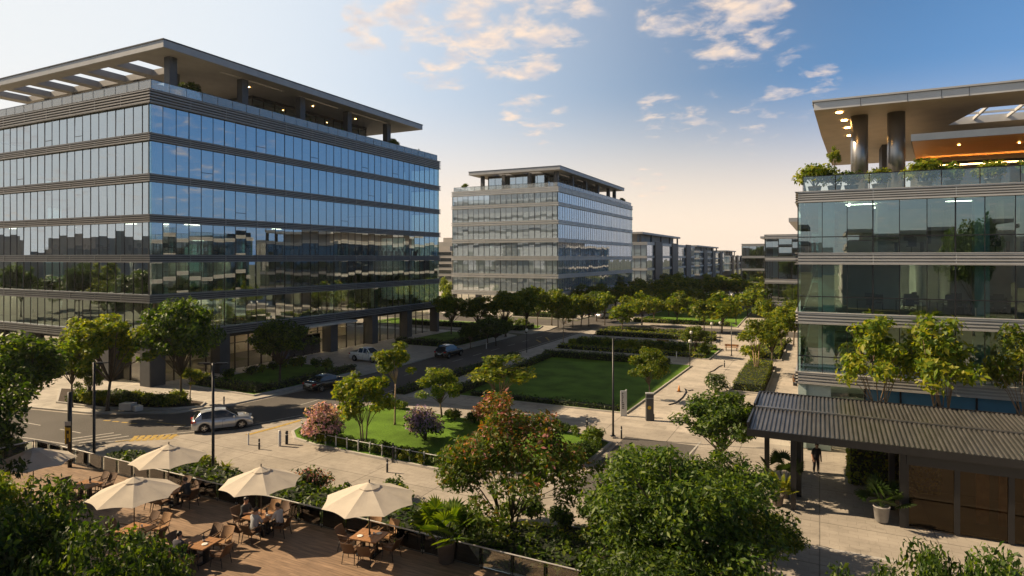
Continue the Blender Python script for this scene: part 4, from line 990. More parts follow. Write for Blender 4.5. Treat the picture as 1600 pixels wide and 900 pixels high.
def table_proto(w=1.25,d=1.0):
    out=[]; tp=MB()
    n=7
    for i in range(n):
        a=-w/2+i*w/n; tp.box(a+.004,-d/2,.70,a+w/n-.004,d/2,.74)
    tp.box(-w/2+.05,-d/2+.05,.66,w/2-.05,d/2-.05,.70); out.append(('tabletop',tp.mesh('tabletop',M['table'])))
    for x in (-.30,.30):
        l=MB().box(x-.07,-.09,.0,x+.07,.09,.66); l.box(x-.09,-.36,.0,x+.09,.36,.05); out.append(('leg',l.mesh('leg',M['dark_metal'])))
    out.append(('stretcher',MB().box(-.23,-.03,.22,.23,.03,.28).mesh('stretcher',M['dark_metal']))); return out
TABLE=table_proto()
def parasol(loc,r,label,ht=2.85,rz=.2):
    B=empty('parasol',loc,label,'parasol',None,rz)
    P_=MB().tube([(0,0,.02),(0,0,ht-.05)],.024,10); link(bpy.data.objects.new('pole',P_.mesh('pole',M['bark'],True)),B)
    link(bpy.data.objects.new('base',MB().lathe((0,0,0),[(.001,0),(.30,0),(.30,.05),(.06,.09),(.04,.30),(.03,.3)],20).mesh('base',M['dark_metal'],True)),B)
    edge=ht-.66; c=MB(); n=8; K=7; vs=[];fs=[]
    for i in range(n):
        for q in range(6):
            a=2*PI*(i+q/6)/n; sag=math.sin(PI*q/6)
            for k in range(K):
                t_=.10+.90*k/(K-1); rr=r*t_*(math.cos(PI/n)/math.cos(a-2*PI*(i+.5)/n))*(1-.035*sag*t_); z=ht-.02-(.66)*(t_**1.12)-.05*sag*t_*(1-t_)*2+.04*sag*t_**3
                vs.append((rr*math.cos(a),rr*math.sin(a),z))
    m_=n*6
    for i in range(m_):
        j=(i+1)%m_
        for k in range(K-1): fs.append((i*K+k,i*K+k+1,j*K+k+1,j*K+k))
    c.add(vs,fs); ob=link(bpy.data.objects.new('canopy',c.mesh('canopy',M['parasol'])),B)
    v=MB(); rr=r*.24; ap=(0,0,ht+.03)
    v.add([ap]+[(rr*math.cos(2*PI*i/n),rr*math.sin(2*PI*i/n),ht-.125) for i in range(n)],[(0,1+i,1+(i+1)%n) for i in range(n)])
    link(bpy.data.objects.new('vent',v.mesh('vent',M['parasol'])),ob)
    link(bpy.data.objects.new('finial',MB().lathe((0,0,ht+.0),[(.001,.16),(.022,.13),(.03,.09),(.018,.05),(.03,.0)],10).mesh('finial',M['dark_metal'],True)),B)
    for i in range(n):
        a=2*PI*i/n; q=MB().tube([(.03*math.cos(a),.03*math.sin(a),ht-.06),(r*.98*math.cos(a),r*.98*math.sin(a),edge-.015)],.011,4); q.tube([(.03*math.cos(a),.03*math.sin(a),ht-.85),(r*.52*math.cos(a),r*.52*math.sin(a),ht-.40)],.009,4)
        link(bpy.data.objects.new('rib',q.mesh('rib',M['bark'])),B)
    return B

# ---------------------------------------------------------------- people (facing +Y)
def person(loc,rz,label,pose='stand',shirt=(.03,.03,.035),legs=(.02,.02,.022),hairlen=0,lean=.08,look=(0,0),arms=None,H=1.0):
    V=[];E=[];Rr=[];T=[]
    def v(p,r,tg,par=None):
        V.append(Vector(p)); Rr.append(r); T.append(tg)
        if par is not None: E.append((par,len(V)-1))
        return len(V)-1
    sit=pose=='sit'; pz=.56 if sit else .96; ln=lean
    pel=v((0,0,pz),.135,1); bel=v((0,ln*.4,pz+.16),.125,0,pel); che=v((0,ln,pz+.36),.15,0,bel); upc=v((0,ln*1.15,pz+.47),.115,0,che)
    nk=v((0,ln*1.35,pz+.565),.055,2,upc); j=v((0,ln*1.5+.02,pz+.64),.075,2,nk); h1=v((look[0]*.5,ln*1.6+.015,pz+.72),.098,2,j); h2=v((look[0]*.5,ln*1.6,pz+.80),.078,2,h1)
    head=Vector((look[0]*.5,ln*1.6,pz+.72))
    nose=v(head+Vector((look[0]*.3,.108,-.015)),.016,2,h1)
    hands=[]
    for s in (-1,1):
        hip=v((s*.10,.0,pz-.04),.105,1,pel)
        if sit: kn=v((s*.13,.44,pz-.03),.075,1,hip); an=v((s*.13,.47,.12),.048,1,kn); to=v((s*.14,.62,.045),.036,3,an); mid=None
        else: kn=v((s*.115,.03+.05*s,pz*.53),.066,1,hip); ca=v((s*.12,.0+.03*s,pz*.36),.06,1,kn); an=v((s*.125,-.02+.05*s,.10),.042,1,ca); to=v((s*.14,.12+.05*s,.04),.036,3,an)
        sh=v((s*.175,ln*1.1,pz+.46),.066,0,upc)
        if sit: el=v((s*.25,ln+.12,pz+.22),.046,0,sh); wr=v((s*.15,ln+.36,pz+.255),.032,2,el); hd=Vector((-s*.25,.95,-.02))
        elif arms=='phone' and s==1: el=v((s*.24,ln-.02,pz+.20),.046,0,sh); wr=v((s*.14,ln+.2,pz+.30),.032,2,el); hd=Vector((-.3,.9,.2))
        else: el=v((s*.235,ln-.05,pz+.17),.046,0,sh); wr=v((s*.235,ln+.05,pz-.06),.032,2,el); hd=Vector((0,.15,-1))
        hd.normalize(); pa=v(V[wr]+hd*.07,.034,2,wr); sd=Vector((1,0,0)) if not sit else Vector((1,.2,0))
        for k,(o,l) in enumerate(((-.027,.062),(-.009,.075),(.010,.07),(.027,.055))):
            b=v(V[pa]+hd*.02+sd*o,.012,2,pa); m_=v(V[b]+hd*l*.55+Vector((0,.006,-.004)),.0095,2,b); v(V[m_]+hd*l*.5+Vector((0,.014 if not sit else 0,-.014 if sit else 0)),.008,2,m_)
        tb=v(V[wr]+hd*.035-sd*s*.03,.012,2,wr); v(V[tb]+hd*.05-sd*s*.022,.009,2,tb); hands.append(V[pa].copy())
    me=bpy.data.meshes.new('person'); me.from_pydata(V,E,[]); o=bpy.data.objects.new('person',me); COL.objects.link(o)
    mo=o.modifiers.new('skin','SKIN'); mo.use_smooth_shade=True
    sv=me.skin_vertices[0].data
    for i,r in enumerate(Rr): sv[i].radius=(r*1.22,r*1.22) if T[i]!=2 else (r*1.08,r*1.08); sv[i].use_root=(i==0)
    # rounder, broader torso
    for i in (bel,che,upc): sv[i].radius=(Rr[i]*1.42,Rr[i]*1.06)
    sb=o.modifiers.new('smooth','SUBSURF'); sb.levels=1; sb.render_levels=1
    dg=bpy.context.evaluated_depsgraph_get(); nm=bpy.data.meshes.new_from_object(o.evaluated_get(dg)); bpy.data.objects.remove(o); 
    key=label[:12]
    ms=[pbr('shirt',shirt,.8,var=.12,scale=6),pbr('trousers',legs,.8,var=.12,scale=6),M['skin'],M['trim']]
    nm.materials.clear()
    for m_ in ms: nm.materials.append(m_)
    seg=[(V[a],V[b],T[b]) for a,b in E]
    for p in nm.polygons:
        c=p.center; best=9;bt=0
        for a,b,tg in seg:
            ab=b-a; t_=max(0,min(1,(c-a).dot(ab)/max(1e-9,ab.length_squared))); d=(c-(a+ab*t_)).length
            if d<best: best=d;bt=tg
        if bt==2 and c.z<pz+.53 and abs(c.x)<.12 and not (abs(c.x)>.05 and c.y>ln+.25): bt=0
        p.material_index=bt; p.use_smooth=True
    B=bpy.data.objects.new('person',nm); B.location=loc; B.rotation_euler=(0,0,rz); B.scale=(H,H,H); link(B); tag(B,label,'person')
    hr=MB(); n=14
    vs=[];fs=[]
    for i in range(n):
        a=2*PI*i/n
        for k in range(7):
            th=k/6*(1.45+.75*(.5-.5*math.sin(a))+hairlen*.5*(.5-.5*math.sin(a)))
            rr=.108+.006*math.sin(5*a); vs.append((head.x+rr*math.sin(th)*math.cos(a)*.93,head.y-.008+rr*1.03*math.sin(th)*math.sin(a),head.z+.035+rr*1.0*math.cos(th)))
    for i in range(n):
        for k in range(6): fs.append((i*7+k,i*7+k+1,((i+1)%n)*7+k+1,((i+1)%n)*7+k))
    hr.add(vs,fs); link(bpy.data.objects.new('hair',hr.mesh('hair',M['hair'],True)),B)
    for s in (-1,1):
        e=MB().sphere(head+Vector((s*.034+look[0]*.3,.088,.005)),.012,6); link(bpy.data.objects.new('eye',e.mesh('eye',M['trim'],True)),B)
        e=MB().sphere(head+Vector((s*.096,.0,-.01)),.022,6,0,1.5); link(bpy.data.objects.new('ear',e.mesh('ear',M['skin'],True)),B)
    mth_=MB().obox(head+Vector((look[0]*.3,.092,-.058)),.045,.012,.012); link(bpy.data.objects.new('mouth',mth_.mesh('mouth',M['tail'])),B)
    return B

# ---------------------------------------------------------------- street furniture
def street_lamp(loc,h,label,arms=1,r=.075,rz=0):
    B=empty('street_lamp',loc,label,'street lamp',None,rz)
    link(bpy.data.objects.new('pole',MB().tube([(0,0,0),(0,0,.5),(0,0,h)],[r*1.25,r,r*.8],12).mesh('pole',M['dark_metal'],True)),B)
    link(bpy.data.objects.new('base_plate',MB().box(-.18,-.18,0,.18,.18,.03).mesh('base_plate',M['dark_metal'])),B)
    for s in ((-1,1) if arms==2 else (1,)):
        a=link(bpy.data.objects.new('arm',MB().box(0,-.03,h-.10,s*.55,.03,h-.04).mesh('arm',M['dark_metal'])),B)
        link(bpy.data.objects.new('lamp_head',MB().box(s*.2,-.09,h-.04,s*.85,.09,h+.02).mesh('lamp_head',M['dark_metal'])),a)
    return B
def post_lamp(loc,h,label,head='white',r=.05):
    B=empty('path_lamp',loc,label,'path lamp')
    link(bpy.data.objects.new('pole',MB().tube([(0,0,0),(0,0,h-.4)],[r,r*.8],10).mesh('pole',M['dark_metal'],True)),B)
    link(bpy.data.objects.new('lamp_shade',MB().lathe((0,0,h-.4),[(.06,0),(.17,.05),(.19,.3),(.12,.4),(.001,.42)],14).mesh('lamp_shade',M[head],True)),B); return B
def bollard(loc,h,label,r=.07,mat='dark_metal',group=None):
    B=empty('bollard',loc,label,'bollard',group)
    link(bpy.data.objects.new('post',MB().lathe((0,0,0),[(r,0),(r,h-.12),(r*.85,h-.11),(r*.85,h-.07),(r,h-.06),(r*.9,h),(.001,h+.01)],14).mesh('post',M[mat],True)),B)
    link(bpy.data.objects.new('band',MB().lathe((0,0,h-.25),[(r*1.03,0),(r*1.03,.06)],14).mesh('band',M['white'],True)),B); return B
def railing(name,a,b,z,h,label,posts=1.35,wires=True):
    a=Vector((a[0],a[1],z)); b=Vector((b[0],b[1],z)); Lr=(b-a).length; e=(b-a)/Lr
    B=empty(name,a,label,'railing'); up_=Vector((0,0,1))
    n=round(Lr/posts)
    for i in range(n+1):
        p=a+e*(Lr*i/n); wpart('post',MB().tube([p,p+up_*h],.022,6),M['dark_metal'],B)
    wpart('handrail',MB().tube([a+up_*h,b+up_*h],.028,8),M['grey_metal'],B)
    wpart('bottom_rail',MB().tube([a+up_*.07,b+up_*.07],.016,6),M['dark_metal'],B)
    if wires:
        for i in range(n):
            p=a+e*(Lr*(i+.06)/n); q=a+e*(Lr*(i+.94)/n); s=Vector((-e.y,e.x,0))*.006
            g=MB(); g.add([p-s+up_*.1,q-s+up_*.1,q+s+up_*.1,p+s+up_*.1,p-s+up_*(h-.05),q-s+up_*(h-.05),q+s+up_*(h-.05),p+s+up_*(h-.05)],[(3,2,1,0),(4,5,6,7),(0,1,5,4),(1,2,6,5),(2,3,7,6),(3,0,4,7)])
            wpart('glass_panel',g,M['clear'],B)
    return B
# ---------------------------------------------------------------- placing: trees
prng=random.Random(77)
PH={'round':(8,2.7),'round2':(8,2.9),'dense':(8,3.2),'airy':(9,2.2),'slim':(7,1.6),'bright':(6,2.2),'big':(7,3.8),'flame':(6.6,3.7),'far':(7,2.9),'far2':(7,2.6),'near':(8,3.6),'near2':(8,3.0)}
def tree(proto,x,y,H,R,label,z=0,rz=None,group=None,kind='tree'):
    h0,r0=PH[proto]; rz=prng.uniform(0,6.28) if rz is None else rz
    return spawn(kind,TP[proto],(x,y,z),label,'tree',group,rz,(R/r0*.93,R/r0*.93,H/h0*.97))
def tree_px(proto,px,by,ty,hw,label,z=0.1,rz=None,group=None,kind='tree'):
    p=at(px,by,z); d=(CH-z)*F/(by-HY); H=zat(ty,d)-z; return tree(proto,p.x,p.y,H,hw*d/F,label,z,rz,group,kind)
def tree_dz(proto,px,d,ty,hw,label,z=0.0,rz=None,group=None,kind='tree'):
    p=at_d(px,d); return tree(proto,p.x,p.y,zat(ty,d)-z,hw*d/F,label,z,rz,group,kind)
# large foreground plants
tree_dz('big',1065,22.5,668,175,'broad dense green tree in the lower middle, right of the flame coloured tree',rz=.6)
tree_dz('flame',795,27.8,622,138,'spreading tree with red, pink and gold leaf tips in the lower middle',rz=2.2)
tree_dz('near',20,17.0,740,125,'dark leafy tree filling the bottom left corner below the terrace tables',rz=1.1)
tree_dz('near',175,14.6,805,125,'low dark tree in the bottom left, right of the corner tree',rz=3.0)
tree_dz('near2',-10,20.5,715,75,'dark tree at the left edge beside the empty end of the terrace',rz=2.0)
tree_dz('near',1405,13.6,826,112,'leafy tree top at the bottom right, in front of the glass pavilion',rz=.3)
tree_dz('near',1575,13.0,822,105,'leafy tree top in the bottom right corner',rz=4.0)
tree_dz('near',1492,12.6,846,90,'low leafy tree top at the bottom right between the other two',rz=2.2)
tree_dz('near',1035,19.2,822,120,'low dark tree at the bottom edge in front of the broad tree',rz=1.7)
tree_dz('near',1118,27.0,702,80,'half hidden tree added for its shade between the broad tree and the pavilion',rz=.9)  # added to throw shade on the ground before the pavilion
tree_dz('near2',1205,24.5,790,50,'low leafy tree at the right flank of the broad tree',rz=2.9)
tree_dz('dense',1128,36.2,606,66,'round dark tree left of the metal roofed pavilion',rz=1.0)
# left side
tree_px('dense',14,705,512,88,'large dark tree at the left edge beside the road',rz=.4)
tree_px('round2',168,642,474,62,'tall full tree on the planted corner before the left building, left of its neighbour',rz=.9)
tree_px('round',112,636,505,40,'smaller tree at the left of the planted corner bed',rz=.2)
tree_px('dense',283,634,458,58,'tall dense tree at the near corner of the left building',rz=2.4)
tree_px('slim',297,632,572,22,'small bright sapling right of the corner tree')
tree_px('round',142,632,560,20,'small bushy tree under the tall corner tree')
tree_px('dense',437,598,494,50,'dark tree standing in the lawn bed against the east side of the left building',rz=5)
tree_px('bright',568,701,574,48,'yellow green multi stemmed tree on the island beside the pink shrub',rz=1.9)
tree_px('slim',617,664,530,34,'tall slim tree with bare trunk on the island behind the yellow green one',rz=.5)
tree_px('round',690,652,570,36,'small dark green tree between the slim tree and the lawn')
tree_px('airy',782,648,553,52,'wispy light tree at the near left corner of the big lawn',rz=.8)
tree_px('round',1016,624,538,31,'small dark round tree on the right part of the big lawn',rz=.7)
tree_px('slim',880,535,478,14,'slim young tree at the road side beyond the lawn')
# promenade beds
tree_px('airy',1182,584,496,31,'pale stemmed tree rising from the clipped hedge bed beside the promenade',rz=.2)
tree_px('round2',1206,573,492,27,'dark green tree behind the pale stemmed one in the promenade bed')
tree_px('round2',1222,552,470,30,'tree in the second promenade bed, next to the right building')
tree_px('round',1240,540,462,26,'last tree of the promenade beds, touching the right building edge')
tree_px('round',1085,556,505,22,'small dark tree in the garden bed beyond the lawn')
# trees before the right building
for px,ty,hw,lab in ((1372,490,54,'light green multi stemmed tree behind the pavilion roof, left of three'),(1467,488,62,'light green multi stemmed tree behind the pavilion roof, middle of three'),(1603,500,50,'light green tree behind the pavilion roof at the right edge')):
    k=(px-CX)/F; d=43.6/(k*CR.y+CF.y); tree_dz('airy',px,d,ty,hw,lab,rz=px*.01)
# group round the road junction
jl=[('round2',705,523,457,22,'tree left of the junction bed, nearest the left building'),('round',745,523,462,24,'second tree of the junction bed in front of the pale building'),
 ('round2',790,526,448,29,'fullest and tallest tree of the junction bed before the pale building'),('round',822,520,446,24,'right hand tall tree of the junction bed'),
 ('dense',762,536,496,20,'low dark tree at the front of the junction bed'),('dense',735,545,505,14,'low dark shrub tree at the left front of the junction bed'),
 ('dense',775,540,500,24,'broad dark tree in the middle front of the junction bed'),
 ('round',862,508,450,17,'narrow tree at the near corner of the pale middle building'),('slim',884,506,470,11,'thin young tree right of the pale building corner'),
 ('round2',908,510,466,16,'tree against the dark side of the pale middle building'),('dense',932,502,456,20,'dark tree by the pale middle building, right of the other'),
 ('far',972,519,476,20,'yellowish tree at the edge of the far lawn, left'),('far2',1003,508,463,19,'yellow green tree on the far lawn, second from left'),
 ('far',1022,504,465,16,'tree on the far lawn, third from left'),('far2',1058,505,462,21,'bright tree on the far lawn, right of the middle'),
 ('far',1100,518,468,20,'full tree beside the promenade, before the white cars'),('far2',1128,520,464,25,'broad bright tree beside the promenade under the white cars'),
 ('far',1150,508,462,20,'tree right of the broad bright one on the promenade'),('far2',1195,512,460,17,'small tree left of the second promenade bed')]
for a in jl: tree_px(a[0],a[1],a[2],a[3]-3,a[4]*1.25,a[5])
fr_=random.Random(5)
k=0
for row,(by,ty,st) in enumerate(((486,446,26),(470,436,22),(458,431,20))):
    px=(905,950,985)[row]
    while px<1262:
        if not (row==0 and 1105<px<1190):
            tree_px('far' if k%2 else 'far2',px+fr_.uniform(-6,6),by+fr_.uniform(-2,2),ty+fr_.uniform(-5,4),st*fr_.uniform(.75,1.05),'small tree in the far tree belt along the avenue',group='trees of the far belt'); k+=1
        px+=st
for px,by,ty,hw in ((840,512,450,18),(872,512,455,16),(895,512,462,15),(920,510,462,16),(945,508,458,16),(915,494,462,15),(945,490,458,16),(985,496,464,15),(1013,492,460,15),(1045,494,458,16),(1078,496,462,15),(1085,484,452,17),(1120,490,455,16),(1168,494,456,18),(1185,486,450,18),(1205,494,455,18),(1228,500,452,20),(1245,510,455,20),(1215,482,446,18),(1240,484,442,18)): tree_px('far',px,by,ty-3,hw*1.25,'leafy tree in the grove between the far lawn and the parked white cars',group='trees of the grove')
for px,by,ty,hw in ((693,470,432,9),(700,480,440,10),(697,492,452,10),(703,505,462,10)): tree_px('far',px,by,ty,hw,'tree in the narrow gap between the left and middle buildings',group='trees in the gap between two buildings')
# trees behind the viewer, seen in glass, and others added to cast shade
for x,y,h,r_ in ((22,-30,20.5,4.2),(-12,-46,14,5)): tree('dense',x,y,h,r_,'tall tree behind the viewpoint, mirrored in the right building',group='mirrored trees')
for x,y in ((-33,2.6),(-38,-2)): tree('dense',x,y,19,5.6,'unseen tall dark tree left of the viewpoint, added to shade the terrace end',group='added shade trees')  # out of view, added so their shade darkens the bottom left foliage
mr_=random.Random(8)
for k in range(34):
    x=-66-mr_.uniform(0,1)*105; y=16-mr_.uniform(0,1)*48
    tree(('dense','round','near')[k%3],x,y,mr_.uniform(8,12.5),mr_.uniform(3.6,5.2),'tree added left of the view to shade the terrace',group='mirrored street trees')
for x,y,h in ((-58,8.5,9),(-55,3,10),(-52,13,7.5),(-36.5,13.6,8.4),(-33.0,11.6,9)): tree('near',x,y,h,3.6,'tree added left of the view to shade the terrace',group='mirrored street trees')  # added at the left to drop patchy shade on the terrace
# potted and clipped plants
BSC={'green':1.2,'green2':1.2,'bright':1.2}
def bush(proto,x,y,s,label,z=.12,group=None,kind='shrub',sz=None): return spawn(kind,BP[proto],(x,y,z),label,'shrub',group,prng.uniform(0,6.28),(s,s,s*(sz or 1)))
def bush_px(proto,px,by,s,label,z=.12,group=None,kind='shrub',sz=None): p=at(px,by,z); return bush(proto,p.x,p.y,s,label,z,group,kind,sz)
bush_px('pink',505,690,1.0,'big shrub covered in pale pink blossom on the left of the island',kind='flowering_shrub')
bush_px('lilac',665,688,.98,'rounded shrub with dusty lilac blossom on the island',kind='flowering_shrub')
bush_px('coral',765,668,.95,'coral pink flowering shrub behind the flame coloured tree',kind='flowering_shrub')
bush_px('rose',485,786,1.05,'low shrub with pink flowers between the second and third parasols',kind='flowering_shrub')
def scatter(polyfn,n,protos,smin,smax,label,group,z=.12,seed=1,kind='shrub'):
    r=random.Random(seed)
    for i in range(n):
        x,y=polyfn(r,i/max(1,n-1)); bush(r.choice(protos),x,y,r.uniform(smin,smax),label,z,group,kind)
def along(pts,j=.3):
    pts=[Vector((p[0],p[1],0)) for p in pts]; Ls=[(b-a).length for a,b in zip(pts[:-1],pts[1:])]; T_=sum(Ls)
    def f(r,t_):
        s=t_*T_
        for a,b,l in zip(pts[:-1],pts[1:],Ls):
            if s<=l+1e-6: p=a.lerp(b,s/l); return p.x+r.uniform(-j,j),p.y+r.uniform(-j,j)
            s-=l
        return pts[-1].x,pts[-1].y
    return f
scatter(along([(-33.2,32.9),(-30,32.3),(-26,32.1),(-20.8,31.9)],.12),20,['green','bright','green2'],.55,.8,'small shrub in the row behind the white post fence of the island','shrubs behind the island fence',seed=2)
scatter(along([(-20,32.2),(-14.8,34.2),(-13.6,37),(-13.5,41)],.35),22,['green2','green','spiky'],.7,1.15,'shrub at the right end of the island beside the shaded paving','shrubs at the island right end',seed=3)
scatter(along([(-26,41.6),(-15.5,41.7)],.4),14,['green2','green'],.6,.9,'shrub along the back edge of the island by the crossing path','shrubs along the island back edge',seed=4)
scatter(along([(-31,42.2),(-34.2,42.6)],.3),5,['green'],.6,.8,'shrub at the left back corner of the island','shrubs at the island left corner',seed=14)
def R4(x0,y0,x1,y1): return [(x0,y0),(x1,y0),(x1,y1),(x0,y1)]
hedge([(-36.9,21.3),(-22.3,21.3),(-22.3,23.2),(-30,22.9),(-36.9,22.5)],1.35,'dark spiky hedge outside the terrace railing, from the street lamp to the palm',.14,.24,60,('leaf_mid','leaf_dark'),.5,1,rough=.2)
hedge([(-21.9,21.3),(-8.2,21.3),(-8.2,23.6),(-21.9,23.6)],1.4,'leafy dark hedge outside the right half of the terrace railing',.12,.24,60,('leaf_mid','leaf_dark'),.4,2,rough=.25)
hedge([(-21.5,24.0),(-12,24.0),(-9,25.6),(-9,27.4),(-14,25.6),(-21.5,25.0)],.35,'low bright ground cover strip between the hedge and the square',.12,.16,90,('leaf_light','leaf_mid'),.3,3,name='ground_cover')
hedge(R4(-60,12,-43.4,20.6),1.6,'square dark hedge at the left end of the terrace',.0,.26,26,('leaf_dark','leaf_mid'),.5,4)
scatter(along([(-26.5,23.9),(-23,24.3)],.3),3,['spiky','spiky2'],1.1,1.5,'spiky cycad plant on the bed behind the first parasol','spiky plants behind the first parasol',seed=6)
for px,by,s,lab in ((297,735,1.45,'spiky rosette plant left of the second street lamp'),(352,738,1.45,'spiky rosette plant right of the second street lamp'),(318,737,1.0,'small leafy plant at the foot of the second street lamp')):
    bush_px('spiky2' if s>1.2 else 'bright',px,by,s,lab)
scatter(along([(-7,13),(-5,18),(-5,24),(-6,27)],1.0),16,['green2','green'],1.0,1.6,'dark shrub under the broad tree, right of the terrace','shrubs under the broad tree',seed=7)
scatter(along([(-20,26.2),(-16,25.9),(-13,26.6),(-10,28)],.5),9,['green2','spiky','green'],.9,1.4,'shrub at the foot of the flame coloured tree','shrubs under the flame tree',seed=8)
# lawn edges and beds beyond
hedge([(-31.9,73.0),(-16,73.6),(-16,74.7),(-31.9,74.1)],.8,'dark clipped hedge along the far edge of the big lawn',.1,.2,40,('leaf_dark','leaf_mid'),.5,9)
hedge([(-31.0,49.4),(-30.0,49.4),(-30.6,72.8),(-31.5,72.8)],.65,'dark hedge along the road side of the big lawn',.1,.22,34,('leaf_dark','leaf_mid'),.5,10)
hedge([(-29,49.3),(-15,49.8),(-15,50.6),(-29,50.1)],.4,'low planting along the near edge of the big lawn',.1,.2,34,('leaf_dark','leaf_mid'),.3,11,name='ground_cover')
hedge(R4(-33,80.4,-13,82.2),.5,'bright low planting at the front of the garden bed beyond the lawn',.12,.26,22,('leaf_light','leaf_mid'),.3,12,name='ground_cover')
hedge(R4(-26,84.2,-13,86.2),.6,'second strip of planting in the garden bed beyond the lawn',.12,.28,20,('leaf_mid','leaf_light'),.4,13,name='ground_cover')
hedge(R4(-33,88,-12.8,89.8),.6,'back strip of planting in the garden bed beyond the lawn',.12,.28,20,('leaf_mid','leaf_light'),.4,15,name='ground_cover')
hedge(R4(-33,97,-14.4,100.2),.7,'yellow green planting strip beyond the second path',.12,.3,16,('leaf_light','leaf_mid'),.3,16,name='ground_cover')
scatter(along([(-32,83.4),(-14,83.6)],.7),20,['green','bright','green2'],.9,1.5,'rounded shrub in the garden bed beyond the lawn','shrubs of the garden bed',seed=17)
hedge(R4(-7.5,62.6,-4.8,74.5),.75,'clipped bright green hedge block beside the promenade, nearest one',.14,.16,46,('leaf_light','leaf_mid'),.4,18)
hedge(R4(-7.4,75.4,-4.9,78.0),.7,'clipped hedge block behind the nearest promenade hedge',.14,.18,40,('leaf_light','leaf_mid'),.4,19)
hedge(R4(-7.6,84,-4.5,91),.8,'clipped hedge block in the second promenade bed',.14,.2,34,('leaf_light','leaf_mid'),.4,20)
hedge(R4(-7.6,93,-4.5,100),.8,'farthest clipped hedge block of the promenade',.14,.22,28,('leaf_light','leaf_mid'),.4,21)
bush('white',-8.9,61.5,1.0,'rounded shrub with white flowers at the front corner of the nearest promenade hedge',.0,kind='flowering_shrub')
bush_px('bright',1173,478+85,2.0,'pale round shrub on the walk beside the promenade hedge',.0)
hedge(R4(-33,102.6,-15,104.6),.8,'hedge at the near side of the far cross street',.0,.3,20,('leaf_mid','leaf_light'),.4,41)
hedge(R4(-33,119.8,-15,121.6),.7,'hedge along the near edge of the far lawn',.1,.3,20,('leaf_mid','leaf_light'),.4,42)
hedge(R4(-36,47,-34.6,72),.5,'low planting strip between the road and the lawn pavement',.06,.22,26,('leaf_mid','leaf_dark'),.4,43,name='ground_cover')
# beds along the left building
hedge([(-59.4,31.0),(-54.6,31.6),(-49.4,33.9),(-48.4,35.2),(-51,35.4),(-58,34.4)],.55,'dark planting in the corner bed before the left building',.22,.2,50,('leaf_dark','leaf_mid'),.5,22,name='ground_cover')
scatter(along([(-59,31.4),(-54.4,32),(-49,34.4)],.5),16,['green','green2','bright'],.9,1.4,'shrub in the corner bed before the left building','shrubs in the corner bed',z=.22,seed=23)
hedge(R4(-56.4,40.8,-47,42.2),.7,'dark hedge at the south end of the lawn bed by the entrance',.22,.2,40,('leaf_dark','leaf_mid'),.4,24)
hedge([(-47.6,42.4),(-46.5,42.4),(-46.5,54.2),(-47.6,54.2)],.6,'dark hedge along the road side of the lawn bed by the entrance',.22,.2,40,('leaf_dark','leaf_mid'),.4,25)
hedge([(-48,73.6),(-46.6,73.6),(-46.4,89.6),(-48,89.6)],.8,'dark hedge along the road beyond the white car',.22,.24,30,('leaf_dark','leaf_mid'),.4,26)
hedge(R4(-56,73.6,-48.4,75),.8,'dark hedge facing the white car',.22,.24,30,('leaf_dark','leaf_mid'),.4,27)
hedge([(-70,95.6),(-46.6,96),(-45.4,100),(-46.4,101.5),(-47.8,97.4),(-70,97)],.8,'clipped hedge round the front of the junction bed',.22,.26,26,('leaf_dark','leaf_mid'),.5,28)
scatter(along([(-52,98),(-47,99.5)],1.2),6,['green','green2'],1.2,1.9,'shrub in the junction bed','shrubs of the junction bed',z=.22,seed=29)
scatter(along([(-55,44.5),(-55,53),(-50,53)],.6),9,['green2','green'],.9,1.3,'shrub against the left building in the lawn bed','shrubs in the lawn bed',z=.22,seed=30)
scatter(along([(-43,110.5),(-37,112)],.01),0,['green'],1,1,'x','x')
hedge([(-60,120.5),(-46,120.5),(-46,123),(-60,123)],.9,'hedge at the foot of the pale middle building',.1,.3,20,('leaf_dark','leaf_mid'),.5,31)
# pavilion plants
hedge(R4(1.5,39.9,5.8,42.2),1.95,'tall sunlit hedge block behind the pavilion posts',.02,.2,60,('leaf_light','leaf_mid'),.4,33)
potted_palm('potted_palm',(2.7,34.9,.06),'dark potted palm beside the glass wall of the pavilion',.36,.7,18,.9,.7,3,'leaf_dark','pot_grey')
potted_palm('potted_palm',(-1.95,34.9,.0),'bright potted palm left of the pavilion posts',.3,.5,14,.75,.55,5,'leaf_light','pot')
potted_palm('potted_palm',(-1.7,36.2,.0),'taller dark potted palm behind the bright one left of the pavilion posts',.3,.6,14,1.3,.6,6,'leaf_dark','pot')
p=at(697,878,.9); potted_palm('potted_palm',(p.x,p.y,.9),'large fan palm in a square edged pot at the end of the terrace',.36,.78,22,1.15,.80,8,'leaf_mid','pot')
potted_bush((1.7,41.0,.0),'small spiky potted plant in front of the hedge block',.9,'spiky','pot',.5,.25)
